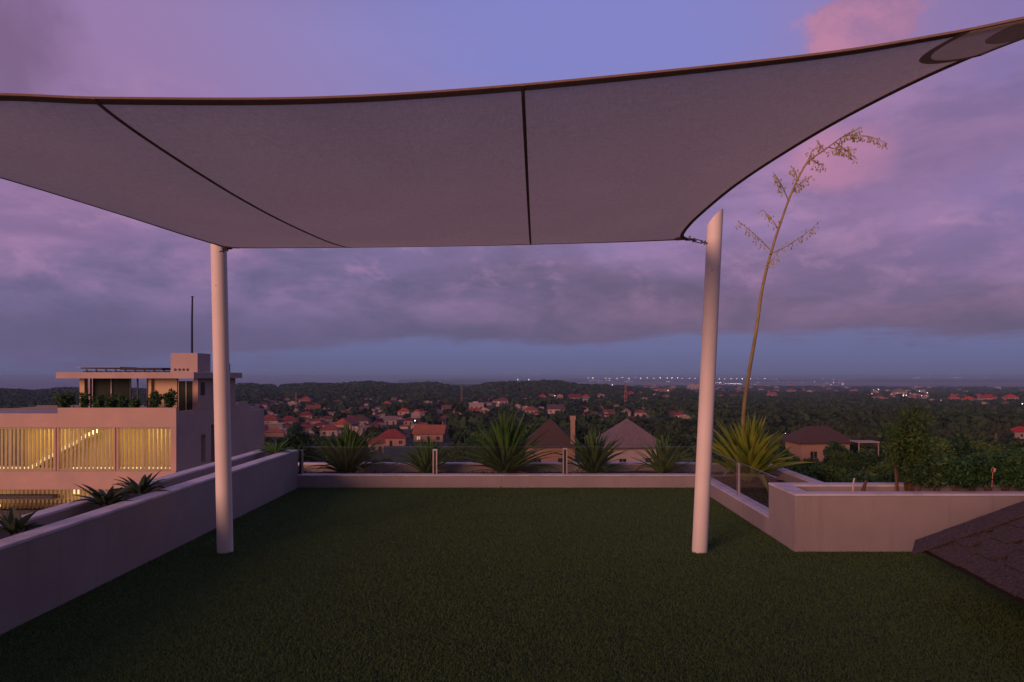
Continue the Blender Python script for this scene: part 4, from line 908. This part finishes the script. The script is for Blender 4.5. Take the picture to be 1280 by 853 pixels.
for (px, py, wpx, kd, rf, wl, rot, lit, lb) in HL:
    X, Y, Z = march(px, py); w = wpx*Y/F; w = w/(1 if abs(rot) < 45 else .9); sc_ = 1.0
    wb_ = min(max(w, 6), 15); sc_ = w/wb_
    h_ = house('house', (X, Y, Z), wb_*.70, wb_*.50, 2.9 if kd != 'flat' else 4.5, wb_*.17+.6, .6, rf, wl, kd, rot, 2 if wpx > 22 else 1, lit)
    h_.scale = (sc_,)*3; tag(h_, lb, 'house'); reg(X, Y-2, Z, w, (4.6 if kd == 'flat' else 4.8)*sc_)
# filler houses of the town, copied from a few prototypes
protos = []
for i, (kd, rf, wl, w) in enumerate((('hip', 'red', 'pale', 11), ('gable', 'red', 'pale', 9), ('hip', 'orange', 'pinkw', 12), ('flat', 'pale', 'pale', 9), ('gable', 'greyroof', 'pale', 10), ('hip', 'brown', 'pale', 12), ('hip', 'bright', 'pale', 10))):
    protos.append(house('house', (0, 0, 0), w, w*.68, 3.0 if kd != 'flat' else 5, w*.2, .6, rf, wl, kd, 0, 0))
CL = [('red roof cluster beside the villa', 306, 402, 497, 546, 75, (0, 0, 0, 1, 1, 2, 3, 4)), ('valley between villa and largest agave', 404, 560, 497, 545, 85, (0, 1, 2, 3, 4, 5, 1)), ('slope above the largest agave', 565, 660, 498, 522, 28, (2, 3, 3, 4, 1, 0)),
      ('slope behind the pyramid roofs', 664, 862, 494, 528, 60, (0, 1, 2, 3, 4, 5)), ('town near the horizon right of centre', 790, 1075, 479, 492, 90, (0, 1, 2, 3, 4, 0)), ('far right town with white lights', 1078, 1160, 484, 500, 34, (3, 3, 4, 1, 5, 2)),
      ('bright red row at far right', 1184, 1276, 493, 501, 14, (6,)), ('far right horizon', 1150, 1278, 484, 492, 16, (3, 4, 1, 0))]
fill = []
for (gname, x0, x1, y0, y1, n, ch) in CL:
    k = 0; tries = 0
    while k < n and tries < 2000:
        tries += 1
        px = random.uniform(x0, x1); py = y0+(y1-y0)*random.random()**.8; X, Y, Z = march(px, py); sc_ = random.uniform(.48, .82)*(1+max(0, Y-700)/1500); w = 10*sc_
        if any(abs(X-b[6]) < (w+b[7])*.5 and abs(Y-b[0]) < (w+b[7])*.55 for b in HB): continue
        wp = w*F/Y
        if any(b[5] == 1 and b[0] > Y and b[1]-wp/3 < px < b[2]+wp/3 and py-wp*.5 < b[4] and py > b[3] for b in HB): continue
        pi_ = random.choice(ch); p = protos[pi_]; c = copy_tree(p)
        c.location = (X, Y, Z); c.rotation_euler = (0, 0, R(random.choice((0, 0, 90, 12, -10, 25)))); c.scale = (sc_,)*3
        kd = ('red hipped', 'red gabled', 'orange hipped', 'pale flat', 'grey gabled', 'brown hipped', 'bright red hipped')[pi_]
        tag(c, 'small house with %s %s roof in the %s' % ('an' if kd[0] == 'o' else 'a', kd, gname), 'house', gname+', '+kd)
        fill.append((wp, c)); reg(X, Y-3, Z, w*.9, 5*sc_, 0); k += 1
def wipe(o):
    for ch in list(o.children): wipe(ch)
    bpy.data.objects.remove(o)
fill.sort(key=lambda q: -q[0]); keepn = 298-len(HL)-3
from mathutils import Matrix
big = MB(); mats_ = []
for wp, c in fill[keepn:]:
    Mx = Matrix.Translation(c.location) @ c.rotation_euler.to_matrix().to_4x4() @ Matrix.Diagonal((*c.scale, 1))
    for ch in c.children:
        me = ch.data; mt = me.materials[0]
        if mt not in mats_: mats_.append(mt)
        big.add([Mx @ v.co for v in me.vertices], [tuple(p.vertices) for p in me.polygons], mats_.index(mt))
    wipe(c)
if big.v: o = big.build('distant_houses', mats_); tag(o, 'mass of tiny houses of the far town beyond the nearer roofs', 'distant houses', kind='stuff')
for p in protos: wipe(p)

# ------------------------------------------------------------------ masts
def lattice(label, px, y0, y1, Y, w, mats, name='lattice_mast'):
    p0, p1 = at(px, y0, Y), at(px, y1, Y); r = empty(name, p0); tag(r, label, 'mast'); n = 8; bands = (MB(), MB())
    for i in range(n):
        a, b = p0.lerp(p1, i/n), p0.lerp(p1, (i+1)/n); wa, wb = w*(1-.7*i/n), w*(1-.7*(i+1)/n); m = bands[i % 2]
        for sx, sy in ((-1, -1), (1, -1), (1, 1), (-1, 1)): m.tube([a+Vector((sx*wa, sy*wa, 0)), b+Vector((sx*wb, sy*wb, 0))], w*.16, 4)
        m.tube([a+Vector((-wa, -wa, 0)), b+Vector((wb, -wb, 0))], w*.10, 4); m.tube([a+Vector((wa, wa, 0)), b+Vector((-wb, wb, 0))], w*.10, 4)
    bands[0].build('lattice', M[mats[0]], r); bands[1].build('lattice', M[mats[1]], r)
lattice('red and white lattice mast on the wooded slope', 782, 503, 479, 900, 1.6, ('pale', 'bright'))
lattice('thin grey lattice mast right of the round dark tree', 577, 507, 480, 700, 1.1, ('greyroof', 'greyroof'))
lattice('thin grey lattice mast in the left cluster of roofs', 370, 510, 490, 620, .8, ('greyroof', 'greyroof'))
lattice('thin utility mast among trees at the right', 1245, 553, 542, 190, .28, ('greyroof', 'greyroof'))

# ------------------------------------------------------------------ far lamps
M['lampw'] = emis('white_lamp', (1, .92, .85), 7); M['lampy'] = emis('warm_lamp_head', (1, .72, .42), 7); M['polec'] = mat('lamp_post', (.2, .2, .2), None, rough=.6)
def lamp_proto(mt, nm='street_lamp'):
    m = MB(); m.tube([(0, 0, 0), (0, 0, 6)], .12, 5, 0); m.tube([(0, 0, 6), (.8, 0, 6.3)], .08, 5, 0)
    n = 8
    for j in range(1, 4):
        pass
    vs = []; fs = []
    for i in range(5):
        ph = math.pi*i/4
        for k in range(n): a = 2*math.pi*k/n; vs.append((1+.55*math.sin(ph)*math.cos(a), .55*math.sin(ph)*math.sin(a), 6.1+.4*math.cos(ph)))
    for i in range(4):
        for k in range(n): fs.append((i*n+k, (i+1)*n+k, (i+1)*n+(k+1) % n, i*n+(k+1) % n))
    m.add(vs, fs, 1); return m.build(nm, [M['polec'], M[mt]])
lw_, ly_ = lamp_proto('lampw'), lamp_proto('lampy')
def lamp(px, py, size, warm, label, group):
    X, Y, Z = march(px, py+1.0); Y = min(Y, 9500); p = at(px, py, Y); o = (ly_ if warm else lw_).copy(); COL.objects.link(o)
    s_ = size*.85*Y/F/1.25; o.scale = (s_*random.uniform(.9, 1.1), s_, s_*.9); o.location = (p.x-s_, p.y, p.z-6.1*s_*.9); tag(o, label, 'lamp', group)
    HB.append((Y, px-1.2, px+1.2, py-2, py+1.2, 1, p.x, 4))
gl = 'lamps of the airfield near the horizon'
for px in (735, 741, 757, 762, 771, 778, 786, 794, 801, 809, 817, 825, 834, 840, 847, 853, 862, 869, 894, 899, 906, 914, 921, 928, 938): lamp(px, 472.6+random.uniform(-.3, .5)+(1 if px > 880 else 0), 1.25+.4*random.random(), 1, 'lamp in the long row of airfield lights near the horizon', gl)
for k in range(26): lamp(892+k*1.4, 478.5+k*.07+random.uniform(-.2, .2), .7, 0, 'lamp in the bright band of lights right of the right pole', 'bright band of lights right of the right pole')
for k in range(8): lamp(738+k*3.4, 476+random.uniform(-.6, .6), .55, 0, 'lamp in the short cluster of lights above the red and white mast', 'short light cluster near the horizon')
for k in range(7): lamp(781+k*1.6, 476.8, .6, 1, 'lamp in the short warm light strip near the horizon', 'short warm light strip')
for k in range(5): lamp(833+k*1.3, 477.3, .6, 0, 'lamp in the small light group left of the right pole', 'small light group left of the right pole')
for k in range(9): lamp(1141+k*1.1, 472.3, .5, 0, 'lamp in the thin light line on the far right horizon', 'thin light line far right')
for k in range(6): lamp(1190+k*2.1, 472.4, .7, 0, 'lamp in the bright light line above the bright red roofs', 'bright light line far right')
for k in range(7): lamp(1224+k*1.6, 472.5, .45, 0, 'lamp in the faint light line at the far right', 'faint light line far right')
for k in range(34): lamp(random.uniform(940, 1075), random.uniform(472.8, 481), .4+.3*random.random(), random.random() < .5, 'faint lamp scattered over the plain right of the flower stalk', 'faint lamps on the plain')
for k in range(30): lamp(random.uniform(1088, 1160), random.uniform(486, 499), .5+.7*random.random(), random.random() < .3, 'lamp among the houses of the far right town', 'lamps of the far right town')
single = [(647, 474.6, 1.3, 0, 'left of two bright lamps on the wooded ridge'), (661, 474.8, 1.6, 0, 'right of two bright lamps on the wooded ridge'), (765.5, 481.5, 1.3, 0, 'white lamp on the slope left of the red and white mast'), (411, 525, 2.6, 1, 'bright yellow lamp beside the pale gable end'), (405, 529, 2.0, 0, 'white lamp left of the bright yellow lamp'), (400, 528, 1.4, 0, 'faint white lamp left of the pale gable end'),
          (519, 526, 2.2, 0, 'bright white lamp by the small red house'), (347, 483, 1.4, 0, 'lone lamp high on the left ridge'), (835, 488, 1.1, 1, 'warm lamp in the town left of the right pole'), (797, 522, 1.3, 0, 'lamp behind the grey pyramid roof'), (836, 524.5, 1.5, 1, 'lamp in the trees left of the right pole'), (693.5, 495, 1.0, 0, 'lamp beside the narrow salmon building'), (1176, 500, 2.1, 0, 'large lamp between the far right clusters'),
          (1122, 490, 2.0, 0, 'brightest lamp of the far right town'), (1106, 459.5, .9, 0, 'solitary light low above the plain on the right'), (1161, 471, .8, 0, 'taller light on the far right horizon'), (956, 473, .9, 0, 'brighter lamp right of the flower stalk near the horizon'), (1042, 478, 1.3, 1, 'warm bright lamp on the plain between stalk and far right town'), (1063, 473.2, 1.0, 0, 'bright lamp near the horizon left of the far right town'),
          (1250, 485, 1.3, 0, 'white lamp above the bright red roofs'), (1278, 505, 1.6, 0, 'lamp at the right frame edge'), (1272, 513.5, 1.2, 0, 'lower lamp at the right frame edge'), (976.5, 542, 1.1, 0, 'left small lamp in trees left of the wide dark roof'), (982, 542, .9, 0, 'middle small lamp in trees left of the wide dark roof'), (993, 542, 1.3, 0, 'right small lamp in trees left of the wide dark roof'), (557, 473.2, .6, 0, 'ship light on the sea left of centre')]
for (a, b, c_, d_, e) in single:
    if b < 472: 
        Y = 9000; p = at(a, b, Y); 
        if p.z > 8: p = at(a, b, 45 if False else 700)
        if p.z > 8.5: continue
        o = lw_.copy(); COL.objects.link(o); s_ = c_*p.y/F/1.25; o.scale = (s_, s_, s_); o.location = (p.x-s_, p.y, p.z-6.1*s_); tag(o, e, 'lamp')
    else: lamp(a, b, c_, d_, e, None)
bpy.data.objects.remove(lw_); bpy.data.objects.remove(ly_)

# ------------------------------------------------------------------ trees
def ico_crown(seed, lobes=9, R0=1.0):
    rg = np.random.default_rng(seed); cen = []; rd_ = []
    for i in range(lobes):
        a = rg.random()*6.283; rr = .62*math.sqrt(rg.random()); z = .45+.75*rg.random()*(1-rr*.6)
        cen.append([math.cos(a)*rr, math.sin(a)*rr, z]); s = .30+.24*rg.random(); rd_.append([s, s, s*.72])
    return np.array(cen), np.array(rd_)
def tree_proto(i, nleaf=1500, mt='leaf_tree', name='tree', tall=1.0):
    r = empty(name, (0, 0, 0)); cen, rd_ = ico_crown(100+i, 8+i % 5); cen[:, 2] *= tall; rg = random.Random(i)
    cen3 = cen*np.array([3.4, 3.4, 4.3])+np.array([0, 0, 1.4]); rd3 = rd_*3.4
    m = MB(); m.tube([(0, 0, -1), (rg.uniform(-.1, .1), .05, 1.2), (rg.uniform(-.3, .3), rg.uniform(-.2, .2), 2.8), (rg.uniform(-.4, .4), 0, 4.2)], [.28, .22, .15, .07], 7)
    for c in cen3[:6]: m.tube([(0, 0, 1.6+rg.random()*.8), (c[0]*.5, c[1]*.5, c[2]*.62), tuple(c)], [.11, .07, .02], 5)
    m.build('trunk', M['bark'], r, True)
    V, Q = leaves_np(cen3, rd3, nleaf, .42, 200+i, .35, .62)
    npmesh('crown', V, Q, M[mt], parent=r)
    return r
def palm_proto(i):
    r = empty('palm_tree', (0, 0, 0)); rg = random.Random(i); m = MB(); m.tube([(0, 0, -1), (.1, 0, 2.5), (.35, .1, 5.0), (.5, .1, 7)], [.2, .15, .12, .10], 7); m.build('trunk', M['bark'], r, True)
    m = MB()
    for k in range(22): blade(m, (.5, .1, 7), k*2.4+rg.random(), R(rg.uniform(-5, 65)), 2.6, .55, 1.5, 7, -.3)
    m.build('crown', M['leaf_tree'], r, True); return r
tp = [tree_proto(i, 2600, 'leaf_tree' if i % 2 == 0 else 'leaf_dark', tall=(1, 1.1, .85, 1, 1.25, .9)[i]) for i in range(6)]; tp.append(palm_proto(50))
# candidate positions, nearest first
cand = []
def ring(r0, r1, per, wide=.86):
    n = int(wide*2/2*(r1*r1-r0*r0)/per); rr = np.sqrt(rng.random(n)*(r1*r1-r0*r0)+r0*r0); u = (rng.random(n)*2-1)*wide
    Y = rr; X = u*Y; return np.stack([X, Y], -1)
HBn = np.array([(b[0], b[1], b[2], b[3], b[4], b[5], b[6], b[7]) for b in HB])
def clear(X, Y, hh, rad_, soft):
    px = VX+F*X/Y; z = float(hgt(X, Y)); yt = VY-(z+hh-H)*F/Y; yb = VY-(z-H)*F/Y; rp = rad_*F/Y*.8
    near = HBn[:, 0] > Y
    ov = near & (px+rp > HBn[:, 1]) & (px-rp < HBn[:, 2]) & (yt < HBn[:, 4]) & (yb+2 > HBn[:, 3])
    if (ov & (HBn[:, 5] == 1)).any(): return False
    if (ov & (HBn[:, 5] == 0)).any() and random.random() < soft: return False
    fp = (abs(X-HBn[:, 6]) < HBn[:, 7]*.42+rad_*.2) & (abs(Y-HBn[:, 0]) < HBn[:, 7]*.42+rad_*.2)
    return not fp.any()
near = []
for (X, Y) in np.concatenate([ring(22, 60, 14), ring(60, 150, 30), ring(150, 330, 36)]):
    px = VX+F*X/Y
    if Y < 52 and px < 935: continue
    if px < 345 and Y < 90: continue
    near.append((float(X), float(Y)))
near.sort(key=lambda q: q[1])
cnt = 0; rest = []
for (X, Y) in near:
    sc_ = random.uniform(.62, 1.05)
    if Y < 60: sc_ = random.uniform(.55, .85)
    i = random.choice((0, 1, 2, 3, 4, 5)) if random.random() > .03 or Y < 90 else 6
    hh = (7.6 if i < 6 else 7.8)*sc_
    z = float(hgt(X, Y)); yt = VY-(z+hh-H)*F/Y; px = VX+F*X/Y
    lim = (560 if px < 1100 else 550) if Y < 80 and px > 880 else 0
    if lim and yt < lim: q_ = (H-z-(lim+random.uniform(0, 8)-VY)*Y/F)/hh; sc_ *= max(q_, .25); hh *= max(q_, .25)
    if not clear(X, Y, hh, 3.4*sc_, .88): continue
    # skip what the terrace edge hides entirely
    if px < 940 and yt > 582: continue
    if yt > 612 or px < 0 and Y < 400: continue
    if cnt < 300:
        c = copy_tree(tp[i]); c.location = (X, Y, z-.3); c.rotation_euler = (0, 0, random.uniform(0, 6.28)); c.scale = (sc_*random.uniform(.9, 1.15), sc_, sc_*random.uniform(.85, 1.15))
        if i == 6: lb, gp_ = 'palm rising above the tree canopy of the valley', 'palms in the valley'
        elif px > 935 and Y < 75: lb, gp_ = 'leafy green tree in the close canopy behind the raised planter', 'close trees behind the raised planter'
        elif px > 890: lb, gp_ = 'dark green tree in the canopy around the wide dark roof on the right', 'trees right of the right pole'
        elif px > 655: lb, gp_ = 'dark tree in the valley around the two pyramid roofs', 'valley trees right of the largest agave'
        else: lb, gp_ = 'dark tree in the valley between villa and largest agave', 'valley trees left of centre'
        tag(c, lb, 'palm tree' if i == 6 else 'tree', gp_); cnt += 1
    else: rest.append((X, Y, z, sc_))
# the round dark tree
X, Y, Z = march(575, 530); rt = copy_tree(tp[1]); rt.location = (X, Y, Z); s_ = 24*Y/F/6.8; rt.scale = (s_, s_, s_*.9); tag(rt, 'large round dark tree standing among pale houses left of the largest agave', 'tree')
X2, Y2, Z2 = march(370, 549); rt = copy_tree(tp[3]); rt.location = (X2, Y2, Z2); s_ = 26*Y2/F/6.8; rt.scale = (s_, s_, s_*.8); tag(rt, 'large dark tree below the left cluster of red roofs', 'tree')
for p in tp: wipe(p)
# the far wood: one mesh of small crowns
def tmpl(seed, n, size):
    cen, rd_ = ico_crown(seed, 6); return leaves_np(cen, rd_*1.05, n, size, seed, .55, .8)
T1 = [tmpl(300+i, 170, .42) for i in range(4)]; T2 = [tmpl(320+i, 60, .62) for i in range(4)]; T3 = [tmpl(340+i, 26, .85) for i in range(4)]
allV, allQ, off = [], [], 0
def put(T, X, Y, z, sxy, sz):
    global off
    V, Q = T; a = random.uniform(0, 6.283); c, s = math.cos(a), math.sin(a)
    W_ = np.stack([(V[:, 0]*c-V[:, 1]*s)*sxy+X, (V[:, 0]*s+V[:, 1]*c)*sxy+Y, V[:, 2]*sz+z-.15*sz], -1).astype(np.float32)
    allV.append(W_); allQ.append(Q+off); off += len(W_)
for (X, Y, z, sc_) in rest: put(random.choice(T1), X, Y, z, 4.0*sc_, 5.4*sc_)
for (r0, r1, per, TT_, s0, s1, soft) in ((330, 620, 46, T2, 3.2, 6.8, .93), (620, 1150, 85, T2, 4, 7, .93), (1150, 2400, 150, T3, 5, 8.5, .95), (2400, 5200, 2600, T3, 17, 34, .95)):
    for (X, Y) in ring(r0, r1, per, .80):
        X, Y = float(X), float(Y); px = VX+F*X/Y; s_ = random.uniform(s0, s1)
        if px < -20 or px > 1300: continue
        z = float(hgt(X, Y))
        if z < -71: continue
        hz_ = s_*1.05 if r0 < 1000 else s_*(.8 if r0 < 2000 else .3)
        if ((X-3300)/3900)**2+((Y-6000)/2150)**2 < 1.05: continue
        # clearings around clusters of houses
        if not clear(X, Y, hz_, s_, soft): continue
        put(random.choice(TT_), X, Y, z, s_, hz_)
Vw = np.concatenate(allV); Qw = np.concatenate(allQ); print('wood faces', len(Qw), 'near', cnt, 'rest', len(rest))
o = npmesh('woodland', Vw, Qw, M['wood']); tag(o, 'dark wooded valley and ridge stretching to the coast', 'woodland', kind='stuff')
